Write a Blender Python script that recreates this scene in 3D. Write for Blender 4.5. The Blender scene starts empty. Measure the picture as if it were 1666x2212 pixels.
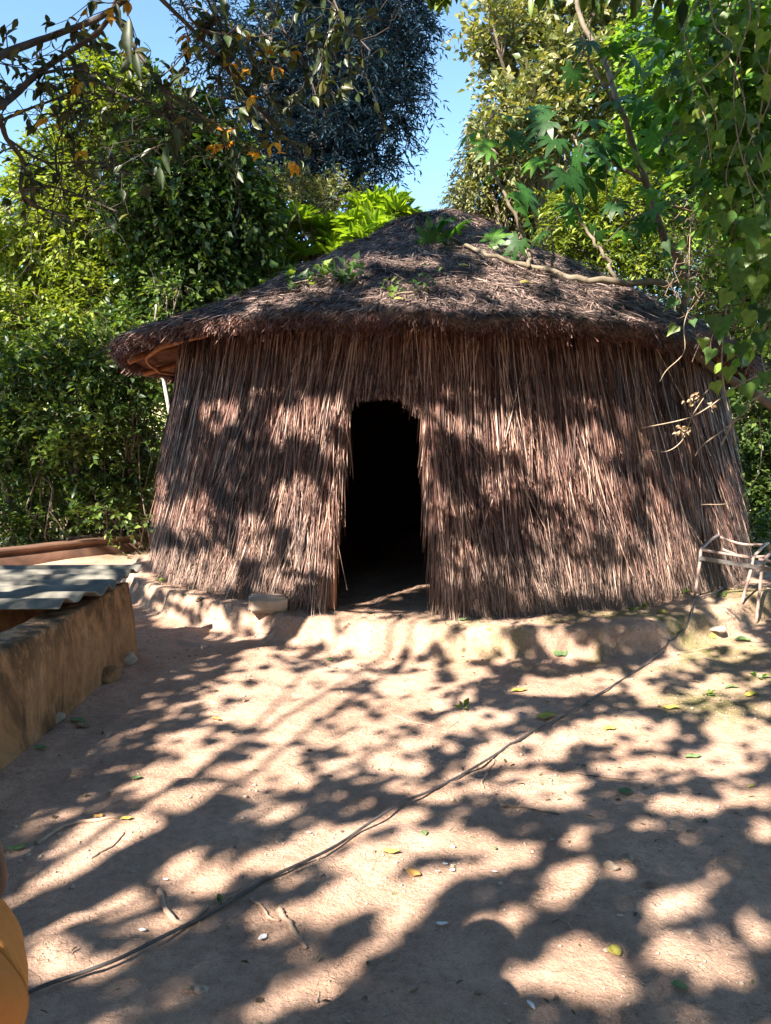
import bpy, math, random
import numpy as np
from mathutils import Vector

# ------------------------------------------------------------------ camera, sky, sun
C = bpy.context.scene.collection
scene = bpy.context.scene
CAMH, PITCH, VFOV = 1.55, math.radians(-5.3), math.radians(67)
cd = bpy.data.cameras.new('camera'); cam = bpy.data.objects.new('camera', cd); C.objects.link(cam)
cam.location = (0, 0, CAMH); cam.rotation_euler = (math.radians(90) + PITCH, 0, 0)
cd.sensor_fit = 'VERTICAL'; cd.sensor_height = 24; cd.sensor_width = 24
cd.lens = 12 / math.tan(VFOV / 2); cd.clip_start = 0.05; cd.clip_end = 2000
scene.camera = cam

SUN_EL, SUN_AZ = math.radians(41), math.radians(36)       # the sun stands behind the camera, to its left
Lh = (math.sin(SUN_AZ), math.cos(SUN_AZ))
LD = np.array([Lh[0] * math.cos(SUN_EL), Lh[1] * math.cos(SUN_EL), -math.sin(SUN_EL)])   # where the light travels
world = bpy.data.worlds.new('World'); scene.world = world; world.use_nodes = True
wn = world.node_tree.nodes; wl = world.node_tree.links
sky = wn.new('ShaderNodeTexSky'); sky.sky_type = 'NISHITA'; sky.sun_disc = False
sky.sun_elevation = SUN_EL
sky.sun_rotation = math.radians(180) + SUN_AZ
sky.altitude = 2000; sky.air_density = 0.8; sky.dust_density = 0.0; sky.ozone_density = 0.0
tint = wn.new('ShaderNodeMix'); tint.data_type = 'RGBA'; tint.blend_type = 'MULTIPLY'; tint.inputs[0].default_value = 1
tint.inputs[7].default_value = (.82, .95, .90, 1); wl.new(sky.outputs[0], tint.inputs[6]); wl.new(tint.outputs[2], wn['Background'].inputs[0]); wn['Background'].inputs[1].default_value = 0.125
sd = bpy.data.lights.new('sun', 'SUN'); sd.energy = 5.0; sd.angle = math.radians(0.55); sd.color = (1, 0.90, 0.79)
sun = bpy.data.objects.new('sun', sd); C.objects.link(sun)
sun.rotation_euler = Vector((-LD[0], -LD[1], -LD[2])).to_track_quat('Z', 'Y').to_euler()
sun.location = (-6, -9, 12)
vs = scene.view_settings; vs.view_transform = 'Standard'; vs.look = 'None'; vs.gamma = 1; vs.exposure = 2.08
scene.render.engine = 'CYCLES'
scene.cycles.max_bounces = 6; scene.cycles.diffuse_bounces = 4; scene.cycles.glossy_bounces = 2
scene.cycles.transmission_bounces = 4; scene.cycles.transparent_max_bounces = 4

# ------------------------------------------------------------------ photo measurement helpers (1666 x 2212 frame)
F = 1106 / math.tan(VFOV / 2)
cp, sp = math.cos(PITCH), math.sin(PITCH)
FW = np.array([0, cp, sp]); UP = np.array([0, -sp, cp]); RT = np.array([1., 0, 0])
def ray(px, py):
    return RT * (px - 833) / F + FW + UP * (1106 - py) / F
def at(px, py, Y):
    d = ray(px, py); return np.array([0, 0, CAMH]) + d * (Y / d[1])
def gnd(px, py, z=0.0):
    d = ray(px, py); return np.array([0, 0, CAMH]) + d * ((z - CAMH) / d[2])
def proj(P):
    q = P - np.array([0, 0, CAMH]); dz = q @ FW
    return 833 + F * (q @ RT) / dz, 1106 - F * (q @ UP) / dz, dz

# ------------------------------------------------------------------ noise
def _h(ix, iy, s):
    v = np.sin(ix * 127.1 + iy * 311.7 + s * 74.7) * 43758.5453
    return v - np.floor(v)
def vn(x, y, s=0):
    x = np.asarray(x, float); y = np.asarray(y, float)
    ix = np.floor(x); iy = np.floor(y); fx = x - ix; fy = y - iy
    fx = fx * fx * (3 - 2 * fx); fy = fy * fy * (3 - 2 * fy)
    a = _h(ix, iy, s); b = _h(ix + 1, iy, s); c = _h(ix, iy + 1, s); d = _h(ix + 1, iy + 1, s)
    return (a + (b - a) * fx) * (1 - fy) + (c + (d - c) * fx) * fy - 0.5
def fbm(x, y, s=0, o=4):
    t = 0; a = 1; f = 1.
    for i in range(o):
        t = t + a * vn(x * f, y * f, s + i * 13); a *= .5; f *= 2.03
    return t
def sstep(a, b, x):
    t = np.clip((x - a) / (b - a), 0, 1); return t * t * (3 - 2 * t)
RNG = np.random.default_rng(7)
def nrm(v):
    return v / np.maximum(np.linalg.norm(v, axis=-1, keepdims=True), 1e-9)

# ------------------------------------------------------------------ object helpers
def tag(o, label=None, cat=None, group=None, kind=None):
    if label: o['label'] = label
    if cat: o['category'] = cat
    if group: o['group'] = group
    if kind: o['kind'] = kind
    return o
def empty(name, loc, label, cat, group=None, rz=0):
    o = bpy.data.objects.new(name, None); C.objects.link(o); o.location = [float(v) for v in loc]
    o.rotation_euler = (0, 0, rz); o.empty_display_size = .2
    return tag(o, label, cat, group)
class MB:
    """collects vertices and tri/quad faces in world space, links ONE mesh object"""
    def __init__(s): s.v = []; s.q = []; s.t = []; s.n = 0
    def add(s, v, quads=None, tris=None):
        v = np.asarray(v, float).reshape(-1, 3)
        if quads is not None and len(quads): s.q.append(np.asarray(quads).reshape(-1, 4) + s.n)
        if tris is not None and len(tris): s.t.append(np.asarray(tris).reshape(-1, 3) + s.n)
        s.v.append(v); s.n += len(v)
    def inst(s, tv, tf, P, X, Y, Z, S):
        """template verts tv, tri faces tf at points P with axes X,Y,Z and scale S (n,3)"""
        tv = np.asarray(tv, float); tf = np.asarray(tf); n = len(P); k = len(tv)
        if n == 0: return
        S = np.broadcast_to(np.asarray(S, float), (n, 3))
        V = P[:, None, :] + tv[None, :, 0:1] * (X * S[:, 0:1])[:, None, :] + tv[None, :, 1:2] * (Y * S[:, 1:2])[:, None, :] + tv[None, :, 2:3] * (Z * S[:, 2:3])[:, None, :]
        Fc = tf[None] + (np.arange(n) * k)[:, None, None]
        if tf.shape[1] == 3: s.add(V.reshape(-1, 3), tris=Fc.reshape(-1, 3))
        else: s.add(V.reshape(-1, 3), quads=Fc.reshape(-1, 4))
    def tube(s, pts, rad, k=8, cap=True, wob=0.0):
        pts = np.asarray(pts, float); n = len(pts); rad = np.broadcast_to(np.asarray(rad, float), (n,))
        tg = nrm(np.gradient(pts, axis=0)); up = np.array([0, 0, 1.]) if abs(tg[0][2]) < .9 else np.array([1., 0, 0])
        V = []; u = nrm(np.cross(tg[0], up))
        for i in range(n):
            u = nrm(u - tg[i] * (u @ tg[i])); w = np.cross(tg[i], u)
            a = np.arange(k) * 2 * math.pi / k
            r = rad[i] * (1 + wob * RNG.uniform(-1, 1, k))
            V.append(pts[i] + np.outer(np.cos(a) * r, u) + np.outer(np.sin(a) * r, w))
        V = np.concatenate(V); q = []
        for i in range(n - 1):
            for j in range(k):
                q.append((i * k + j, i * k + (j + 1) % k, (i + 1) * k + (j + 1) % k, (i + 1) * k + j))
        t = []
        if cap:
            V = np.vstack([V, pts[0], pts[-1]]); a0 = n * k; a1 = a0 + 1
            for j in range(k):
                t.append((a0, (j + 1) % k, j)); t.append((a1, (n - 1) * k + j, (n - 1) * k + (j + 1) % k))
        s.add(V, q, t)
    def box(s, c, size, ax=None, bev=0.0):
        c = np.asarray(c, float); h = np.asarray(size, float) / 2
        ax = np.eye(3) if ax is None else ax
        b = min(bev, h.min() * .9)
        V = []; idx = {}
        for sx in (-1, 1):
            for sy in (-1, 1):
                for sz in (-1, 1):
                    for d in range(3):
                        p = np.array([sx, sy, sz]) * (h - b); p[d] = (sx, sy, sz)[d] * h[d]
                        idx[(sx, sy, sz, d)] = len(V); V.append(c + p @ ax)
        q = []; t = []
        for d in range(3):
            o = [i for i in range(3) if i != d]
            for sg in (-1, 1):
                L = []
                for a, b2 in ((-1, -1), (1, -1), (1, 1), (-1, 1)):
                    k = [0, 0, 0]; k[d] = sg; k[o[0]] = a; k[o[1]] = b2; L.append(idx[(*k, d)])
                if (sg == 1) == (d == 1): L = L[::-1]
                q.append(L)
        if b > 0:
            for d in range(3):
                o = [i for i in range(3) if i != d]
                for a in (-1, 1):
                    for b2 in (-1, 1):
                        k1 = [0, 0, 0]; k1[d] = -1; k1[o[0]] = a; k1[o[1]] = b2; k2 = list(k1); k2[d] = 1
                        q.append((idx[(*k1, o[0])], idx[(*k1, o[1])], idx[(*k2, o[1])], idx[(*k2, o[0])]))
            for sx in (-1, 1):
                for sy in (-1, 1):
                    for sz in (-1, 1): t.append([idx[(sx, sy, sz, d)] for d in range(3)])
        s.add(V, q, t)
    def grid(s, V, closed=False):
        n, m = V.shape[:2]; i, j = np.meshgrid(np.arange(n - 1), np.arange(m - 1), indexing='ij')
        a = (i * m + j).ravel(); q = np.stack([a, a + m, a + m + 1, a + 1], 1)
        s.add(V.reshape(-1, 3), q)
    def build(s, name, mat, parent=None, smooth=False, label=None):
        V = np.concatenate(s.v) if s.v else np.zeros((0, 3))
        if parent is not None:
            Lc = np.array(parent_world(parent)); V = V - Lc
        q = np.concatenate(s.q) if s.q else np.zeros((0, 4), int); t = np.concatenate(s.t) if s.t else np.zeros((0, 3), int)
        me = bpy.data.meshes.new(name); me.vertices.add(len(V)); me.vertices.foreach_set('co', V.astype(np.float32).ravel())
        L = np.concatenate([q.ravel(), t.ravel()]).astype(np.int32); me.loops.add(len(L)); me.loops.foreach_set('vertex_index', L)
        st = np.concatenate([np.arange(len(q)) * 4, len(q) * 4 + np.arange(len(t)) * 3]).astype(np.int32)
        me.polygons.add(len(st)); me.polygons.foreach_set('loop_start', st)
        try: me.polygons.foreach_set('loop_total', np.concatenate([np.full(len(q), 4), np.full(len(t), 3)]).astype(np.int32))
        except Exception: pass
        if smooth: me.polygons.foreach_set('use_smooth', np.ones(len(st), bool))
        me.update(calc_edges=True); me.validate()
        me.materials.append(mat)
        o = bpy.data.objects.new(name, me); C.objects.link(o)
        if parent is not None: o.parent = parent
        if label: o['label'] = label
        return o
def parent_world(p):
    v = Vector((0, 0, 0))
    while p is not None: v = v + p.location; p = p.parent
    return v
def spline(P, n=24):
    """Catmull-Rom through points"""
    P = np.asarray(P, float); Q = np.vstack([2 * P[0] - P[1], P, 2 * P[-1] - P[-2]]); out = []
    m = len(P) - 1; per = max(2, n // m)
    for i in range(m):
        a, b, c, d = Q[i], Q[i + 1], Q[i + 2], Q[i + 3]
        for k in range(per):
            t = k / per
            out.append(.5 * (2 * b + (c - a) * t + (2 * a - 5 * b + 4 * c - d) * t * t + (3 * b - a - 3 * c + d) * t ** 3))
    out.append(P[-1]); return np.array(out)

# ------------------------------------------------------------------ materials
def mat_new(name):
    m = bpy.data.materials.new(name); m.use_nodes = True; nt = m.node_tree
    b = nt.nodes['Principled BSDF']; b.inputs['Roughness'].default_value = .85
    b.inputs['Specular IOR Level'].default_value = .25
    return m, nt.nodes, nt.links, b
def ramp(nodes, stops):
    r = nodes.new('ShaderNodeValToRGB'); e = r.color_ramp.elements
    while len(e) < len(stops): e.new(0.5)
    for i, (p, c) in enumerate(stops): e[i].position = p; e[i].color = (*c, 1)
    return r
def noise(nodes, links, scale, detail=4, rough=.55, coord='Object', st=None, dist=0):
    tc = nodes.new('ShaderNodeTexCoord'); n = nodes.new('ShaderNodeTexNoise')
    n.inputs['Scale'].default_value = scale; n.inputs['Detail'].default_value = detail; n.inputs['Roughness'].default_value = rough
    n.inputs['Distortion'].default_value = dist
    if st:
        mp = nodes.new('ShaderNodeMapping'); mp.inputs['Scale'].default_value = st
        links.new(tc.outputs[coord], mp.inputs[0]); links.new(mp.outputs[0], n.inputs[0])
    else: links.new(tc.outputs[coord], n.inputs[0])
    return n
def mixc(nodes, links, a, b, fac, mode='MIX'):
    m = nodes.new('ShaderNodeMix'); m.data_type = 'RGBA'; m.blend_type = mode
    for sock, v in ((m.inputs[0], fac), (m.inputs[6], a), (m.inputs[7], b)):
        if isinstance(v, (int, float)): sock.default_value = v
        elif isinstance(v, tuple): sock.default_value = (*v, 1)
        else: links.new(v, sock)
    return m.outputs[2]
def bump(nodes, links, b, h, strength=.5, dist=.01, prev=None):
    n = nodes.new('ShaderNodeBump'); n.inputs['Strength'].default_value = strength; n.inputs['Distance'].default_value = dist
    links.new(h, n.inputs['Height'])
    if prev is not None: links.new(prev, n.inputs['Normal'])
    links.new(n.outputs[0], b.inputs['Normal']); return n.outputs[0]
def leaf_mat(name, cols, trans=.35, tint=(1.3, 1.25, .35), rough=.42, clump=0.0):
    m, nd, lk, b = mat_new(name)
    g = nd.new('ShaderNodeNewGeometry'); k = len(cols)
    r = ramp(nd, [(i / max(1, k - 1), c) for i, c in enumerate(cols)])
    lk.new(g.outputs['Random Per Island'], r.inputs[0])
    n = noise(nd, lk, 1.1, 2); rr = ramp(nd, [(.32, (.62, .66, .6)), (.68, (1.25, 1.2, 1.1))]); lk.new(n.outputs[0], rr.inputs[0])
    col = mixc(nd, lk, r.outputs[0], rr.outputs[0], 1.0, 'MULTIPLY')
    nv = noise(nd, lk, 38, 3, .6); rv = ramp(nd, [(.30, (.62, .60, .55)), (.5, (1, 1, 1)), (.72, (1.18, 1.15, 1.05))]); lk.new(nv.outputs[0], rv.inputs[0])
    col = mixc(nd, lk, col, rv.outputs[0], 1.0, 'MULTIPLY')
    lk.new(col, b.inputs['Base Color']); b.inputs['Roughness'].default_value = rough
    b.inputs['Specular IOR Level'].default_value = .45
    t = nd.new('ShaderNodeBsdfTranslucent'); tc = mixc(nd, lk, col, tint, 1.0, 'MULTIPLY'); lk.new(tc, t.inputs[0])
    mx = nd.new('ShaderNodeMixShader'); mx.inputs[0].default_value = trans
    lk.new(b.outputs[0], mx.inputs[1]); lk.new(t.outputs[0], mx.inputs[2]); lk.new(mx.outputs[0], nd['Material Output'].inputs[0])
    return m
def straw_mat(name, cols, dust=None):
    m, nd, lk, b = mat_new(name)
    g = nd.new('ShaderNodeNewGeometry'); k = len(cols)
    r = ramp(nd, [(i / (k - 1), c) for i, c in enumerate(cols)]); lk.new(g.outputs['Random Per Island'], r.inputs[0])
    n = noise(nd, lk, 2.2, 4); rr = ramp(nd, [(.3, (.55, .55, .58)), (.7, (1.35, 1.28, 1.2))]); lk.new(n.outputs[0], rr.inputs[0])
    col = mixc(nd, lk, r.outputs[0], rr.outputs[0], 1.0, 'MULTIPLY')
    n2 = noise(nd, lk, 60, 2, st=(1, 1, .15)); r2 = ramp(nd, [(.3, (.7, .7, .7)), (.7, (1.2, 1.2, 1.2))]); lk.new(n2.outputs[0], r2.inputs[0])
    col = mixc(nd, lk, col, r2.outputs[0], 1.0, 'MULTIPLY')
    if dust:
        tc = nd.new('ShaderNodeTexCoord'); sx = nd.new('ShaderNodeSeparateXYZ'); lk.new(tc.outputs['Object'], sx.inputs[0])
        mr = nd.new('ShaderNodeMapRange'); mr.inputs[1].default_value = .95; mr.inputs[2].default_value = .1
        mr.inputs[3].default_value = 0; mr.inputs[4].default_value = .45; lk.new(sx.outputs[2], mr.inputs[0])
        col = mixc(nd, lk, col, dust, mr.outputs[0])
    lk.new(col, b.inputs['Base Color']); b.inputs['Roughness'].default_value = .55; b.inputs['Specular IOR Level'].default_value = .3
    return m
def simple_mat(name, c1, c2, scale=6, rough=.8, bstr=.3, bdist=.01, st=None, metal=0.0, detail=6, spec=.25):
    m, nd, lk, b = mat_new(name)
    n = noise(nd, lk, scale, detail, .6, st=st); r = ramp(nd, [(.32, c1), (.68, c2)]); lk.new(n.outputs[0], r.inputs[0])
    lk.new(r.outputs[0], b.inputs['Base Color']); b.inputs['Roughness'].default_value = rough; b.inputs['Metallic'].default_value = metal
    b.inputs['Specular IOR Level'].default_value = spec
    if bstr: bump(nd, lk, b, n.outputs[0], bstr, bdist)
    return m
# ------------------------------------------------------------------ hut geometry numbers
HX, HY = 0.66, 9.03
def wallR(z): return 2.87 + (2.4 - z) * 0.145
def eaveR(th): return 3.40 - .17 * np.sin(th)
def roof_z(r, th):
    """upper surface of the thatch"""
    Re = eaveR(th); t = np.clip(r / Re, 0, 1.2)
    sn = np.sin(th); ze = 2.53 - .10 * sn - .11 * sn * sn * (np.cos(th) > -.5)
    z = ze + (4.08 - ze) * (1 - t ** 1.06)
    z = z - (.10 - .07 * sn) * np.exp(-((t - .74) / .2) ** 2) * (sn * sn + .2)
    z = z + .07 * (1 - sstep(.72, .90, r))                                  # the cap at the top
    z = z - .05 * sstep(.86, 1.02, t)
    lump = .06 * fbm(th * 3.4 + 5, r * 1.6, 3, 3) + .03 * fbm(th * 10, r * 6, 8, 2) + .03 * sstep(.1, .4, vn(th * 2.5, r * 2.2, 55)) * sstep(.9, 1.2, r)
    return z + lump * sstep(.1, .6, r)
def doorx(z):
    z = np.asarray(z, float); t = np.clip((z - .2) / (1.87 - .2), 0, 1)
    xl = -.485 + (.185) * t; xr = .41 - .11 * sstep(0., 1., t)
    return xl, xr
DOOR_TOP = 1.88
def Rp(th):
    """radius of the earth plinth's edge"""
    base = 3.62 + .10 * np.sin(2 * th + .4) + .16 * vn(th * 3 + 40, th * 0, 5) + .05 * vn(th * 14, th * 0 + 3, 6) + .02 * vn(th * 45, th * 0 + 7, 9)
    return base
def hz(x, y, fine=True):
    x = np.asarray(x, float); y = np.asarray(y, float)
    r = np.hypot(x - HX, y - HY); th = np.arctan2(x - HX, HY - y)
    door = np.exp(-((th + .24) / .16) ** 2)
    wd = .085 + .09 * np.abs(vn(th * 6, 0 * th, 12)) + .22 * door
    rr = Rp(th) + .05 * vn(x * 9, y * 9, 21)
    h = .20 * sstep(0, 1, (rr - r) / wd) * (1 - .15 * door * sstep(2.8, 3.4, r))
    h = h + .015 * sstep(3.9, 3.2, r)
    mound = np.exp(-(((x - 2.50) / .34) ** 2 + ((y - 6.40) / .34) ** 2) ** 1.5)
    h = np.maximum(h, .27 * mound + h * (1 - mound) * 1.0)
    h = h + .07 * np.exp(-((x - 3.4) / .7) ** 2 - ((y - 6.3) / .6) ** 2) * (1 - mound)
    h = h + .035 * vn(x * .8, y * .8, 31) + .02 * fbm(x * 2.2, y * 2.2, 33, 3)
    if fine: h = h + .011 * fbm(x * 8, y * 8, 35, 3) - .016 * sstep(.18, .34, vn(x * 2.6 + y, y * 3.1, 91)) * (r > 3.9) - .007 * sstep(.25, .4, vn(x * 11, y * 13, 92)) + .006 * fbm(x * 22, y * 22, 36, 2) * sstep(-.1, .3, vn(x * 1.4, y * 1.4, 93)) + .03 * np.clip(fbm(x * 4, y * 4, 40, 2) - .25, 0, 1) * (r > 3.4)
    far = sstep(12, 40, np.hypot(x, y))
    return h + .5 * far * fbm(x * .05, y * .05, 50, 2)
def hp(px, py, z0=0.02):
    d = ray(px, py); t = np.arange(1.2, 14, .01); P = np.array([0, 0, CAMH]) + d[None] * t[:, None]
    k = int(np.argmax(P[:, 2] < hz(P[:, 0], P[:, 1]))); return P[k]
def on_ground(x, y, dz=0.0): return np.array([x, y, float(hz(x, y)) + dz])

# ================================================================== SETTING
m, nd, lk, b = mat_new('dry_earth')
n1 = noise(nd, lk, 1.3, 6, .6); r1 = ramp(nd, [(.30, (.38, .248, .18)), (.52, (.515, .35, .258)), (.72, (.63, .44, .335))]); lk.new(n1.outputs[0], r1.inputs[0])
n2 = noise(nd, lk, 26, 6, .7); r2 = ramp(nd, [(.30, (.74, .71, .68)), (.55, (1, 1, 1)), (.8, (1.12, 1.1, 1.08))]); lk.new(n2.outputs[0], r2.inputs[0])
c = mixc(nd, lk, r1.outputs[0], r2.outputs[0], 1.0, 'MULTIPLY')
n3 = noise(nd, lk, 190, 3, .7); r3 = ramp(nd, [(.30, (.5, .48, .46)), (.44, (.97, .97, .97)), (.7, (1.15, 1.12, 1.1))]); lk.new(n3.outputs[0], r3.inputs[0])
c = mixc(nd, lk, c, r3.outputs[0], 1.0, 'MULTIPLY')
at_ = nd.new('ShaderNodeAttribute'); at_.attribute_name = 'moss'
nm = noise(nd, lk, 9, 5, .7); rm = ramp(nd, [(.30, (0, 0, 0)), (.52, (1, 1, 1))]); lk.new(nm.outputs[0], rm.inputs[0])
mm = nd.new('ShaderNodeMath'); mm.operation = 'MULTIPLY'; lk.new(at_.outputs['Fac'], mm.inputs[0]); lk.new(rm.outputs[0], mm.inputs[1])
c = mixc(nd, lk, c, (.13, .15, .035), mm.outputs[0])
at2 = nd.new('ShaderNodeAttribute'); at2.attribute_name = 'litter'
ng = noise(nd, lk, 14, 6, .8); rg = ramp(nd, [(.35, (.05, .06, .025)), (.55, (.16, .13, .07)), (.75, (.22, .22, .08))]); lk.new(ng.outputs[0], rg.inputs[0])
c = mixc(nd, lk, c, rg.outputs[0], at2.outputs['Fac'])
lk.new(c, b.inputs['Base Color']); b.inputs['Roughness'].default_value = .95; b.inputs['Specular IOR Level'].default_value = .1
nb = noise(nd, lk, 34, 8, .72); p = bump(nd, lk, b, nb.outputs[0], .9, .022)
vk = nd.new('ShaderNodeTexVoronoi'); vk.feature = 'DISTANCE_TO_EDGE'; vk.inputs['Scale'].default_value = 5.5; nk = noise(nd, lk, 7, 4, .6); 
tk = nd.new('ShaderNodeTexCoord'); ak = nd.new('ShaderNodeVectorMath'); ak.operation = 'MULTIPLY_ADD'; lk.new(nk.outputs[1], ak.inputs[0]); ak.inputs[1].default_value = (.35, .35, .35); lk.new(tk.outputs['Object'], ak.inputs[2]); lk.new(ak.outputs[0], vk.inputs[0])
rk = ramp(nd, [(.0, (0, 0, 0)), (.035, (1, 1, 1))]); lk.new(vk.outputs[0], rk.inputs[0]); nq = noise(nd, lk, 1.7, 2); rq = ramp(nd, [(.5, (1, 1, 1)), (.62, (0, 0, 0))]); lk.new(nq.outputs[0], rq.inputs[0])
kk = mixc(nd, lk, rk.outputs[0], (1., 1., 1.), rq.outputs[0]); p = bump(nd, lk, b, kk, .6, .012, p)
vb = nd.new('ShaderNodeTexVoronoi'); vb.inputs['Scale'].default_value = 75; tcc = nd.new('ShaderNodeTexCoord'); lk.new(tcc.outputs['Object'], vb.inputs[0])
bump(nd, lk, b, vb.outputs['Distance'], .35, .006, p)
M_EARTH = m

def axis(lo, a, b_, hi, step, grow=1.16):
    mid = list(np.arange(a, b_ + step / 2, step)); s = step; v = mid[-1]; R = []
    while v < hi: s *= grow; v += s; R.append(v)
    s = step; v = mid[0]; Lf = []
    while v > lo: s *= grow; v -= s; Lf.append(v)
    return np.array(Lf[::-1] + mid + R)
xs = axis(-250, -3.4, 3.9, 250, .026); ys = axis(-60, 1.7, 7.0, 320, .024)
X, Y = np.meshgrid(xs, ys, indexing='ij'); Z = hz(X, Y)
g = MB(); g.grid(np.stack([X, Y, Z], -1)[:, ::1]); ground = g.build('ground', M_EARTH, smooth=True)
tag(ground, kind='structure')
r_ = np.hypot(X - HX, Y - HY); th_ = np.arctan2(X - HX, HY - Y)
moss = np.exp(-((X - 1.75) / 1.1) ** 2 - ((Y - 5.6) / .42) ** 2) * sstep(-.2, .1, fbm(X * 2, Y * 2, 61, 3) + .2) + .8 * np.exp(-((X - 2.95) / .5) ** 2 - ((Y - 6.6) / .35) ** 2)
q = gnd(1530, 1520); moss = moss + .8 * np.exp(-((X - q[0]) / .35) ** 2 - ((Y - q[1]) / .3) ** 2) + .5 * np.exp(-((X - 2.4) / .2) ** 2 - ((Y - 4.9) / .15) ** 2)
litter = np.clip(sstep(10.2, 11.5, Y + np.abs(X) * .15) + sstep(4.3, 5.4, X - (Y - 6) * .12), 0, 1) * .9
for nm_, arr in (('moss', np.clip(moss, 0, 1)), ('litter', litter)):
    a = ground.data.attributes.new(nm_, 'FLOAT', 'POINT'); a.data.foreach_set('value', arr.astype(np.float32).ravel())

# far hillside of dry grass
M_HILL = simple_mat('dry_grass_hill', (.20, .22, .07), (.46, .38, .22), 1.2, .95, .6, .3)
xx = np.linspace(-90, 60, 70); yy = np.linspace(24, 120, 50); X2, Y2 = np.meshgrid(xx, yy, indexing='ij')
Z2 = -1.0 + sstep(24, 60, Y2) * (9.5 - 0.10 * X2 * (X2 > -30) + 3 * fbm(X2 * .04, Y2 * .04, 71, 3)) + .7 * fbm(X2 * .3, Y2 * .3, 72, 3)
Z2 = np.where(X2 > -2, np.minimum(Z2, 5 - X2 * .08), Z2)
h_ = MB(); h_.grid(np.stack([X2, Y2, Z2], -1)); tag(h_.build('hillside', M_HILL, smooth=True), kind='structure')

# ================================================================== HUT
hut = empty('thatched_hut', (HX, HY, 0), 'round hut of brown hanging reed thatch with a low conical roof and dark open doorway', 'hut')
M_WALLREED = straw_mat('wall_reed', [(.022, .011, .009), (.075, .034, .028), (.17, .088, .070), (.30, .185, .148), (.58, .44, .36)], dust=(.30, .235, .19))
M_ROOFREED = straw_mat('roof_reed', [(.035, .026, .025), (.095, .067, .060), (.19, .138, .12), (.32, .245, .21)])
M_EAVE = straw_mat('eave_reed', [(.07, .035, .028), (.20, .10, .08), (.30, .17, .14)])
M_CORE = simple_mat('packed_reed', (.035, .02, .015), (.11, .065, .045), 30, .95, .8, .02, st=(1, 1, .12))
M_ROOFCORE = simple_mat('packed_roof_thatch', (.04, .03, .027), (.15, .11, .09), 22, .95, .9, .03)
M_UNDER = simple_mat('roof_underside', (.10, .045, .03), (.24, .12, .08), 26, .95, .8, .02)
M_POLE = simple_mat('peeled_pole', (.26, .10, .045), (.48, .22, .10), 9, .8, .5, .01, st=(1, 1, .2))

def cyl(th, r, z): return np.stack([HX + r * np.sin(th), HY - r * np.cos(th), z + 0 * th], -1)
def x2th(x, r): return np.arcsin((x - HX) / r)
def core(off, name, mat, top=2.62):
    w = MB(); nz = 26; zs = np.linspace(.05, DOOR_TOP, nz); xl, xr = doorx(zs)
    r = wallR(zs) + off; tl = x2th(xl, r); tr = x2th(xr, r)
    u = np.linspace(0, 1, 121)
    TH = tr[:, None] + (tl + 2 * math.pi - tr)[:, None] * u[None]
    w.grid(np.stack([HX + r[:, None] * np.sin(TH), HY - r[:, None] * np.cos(TH), zs[:, None] + 0 * TH], -1))
    zs2 = np.linspace(DOOR_TOP, top, 8); THt = np.concatenate([TH[-1], tl[-1] + 2 * math.pi + (tr[-1] - tl[-1]) * np.linspace(0, 1, 8)[1:]])
    r2 = wallR(zs2) + off
    w.grid(np.stack([HX + r2[:, None] * np.sin(THt)[None], HY - r2[:, None] * np.cos(THt)[None], zs2[:, None] + 0 * THt[None]], -1))
    return w
w = core(-.04, 'wall', M_CORE); w2 = core(-.17, 'wall', M_CORE)
for v, qq in zip(w2.v, w2.q): pass
off = w.n
w.v += w2.v; w.q += [a + off for a in w2.q]; w.n += w2.n
zs = np.linspace(.05, DOOR_TOP, 14); xl, xr = doorx(zs)                   # reveals of the doorway
for xv in (xl, xr):
    a = cyl(x2th(xv, wallR(zs) - .04), wallR(zs) - .04, zs); c_ = cyl(x2th(xv, wallR(zs) - .17), wallR(zs) - .17, zs)
    w.grid(np.stack([a, c_], 0))
tt = np.linspace(0, 1, 6); xx_ = xl[-1] + (xr[-1] - xl[-1]) * tt; rr1 = wallR(DOOR_TOP) - .04; rr2 = rr1 - .13
w.grid(np.stack([cyl(x2th(xx_, rr1), rr1, DOOR_TOP), cyl(x2th(xx_, rr2), rr2, DOOR_TOP)], 0))
wall = w.build('wall', M_CORE, hut)

def strips(mb, P0, D, N, L, Wd, nseg=3, bend=None, taper=.35):
    """thin ribbons: start P0, direction D, facing N, length L, width Wd"""
    n = len(P0); S = nrm(np.cross(D, N)); V = np.zeros((n, nseg + 1, 2, 3)); B = np.zeros((n, 3)) if bend is None else bend
    for k in range(nseg + 1):
        t = k / nseg; c0 = P0 + D * (L * t)[:, None] + B * (t * t)
        wk = Wd * (1 - (1 - taper) * t ** 2) * .5
        V[:, k, 0] = c0 - S * wk[:, None]; V[:, k, 1] = c0 + S * wk[:, None]
    base = np.arange(n)[:, None] * (2 * (nseg + 1)); k = np.arange(nseg)[None] * 2
    a = base + k; q = np.stack([a, a + 1, a + 3, a + 2], -1)
    mb.add(V.reshape(-1, 3), q.reshape(-1, 4))

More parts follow.
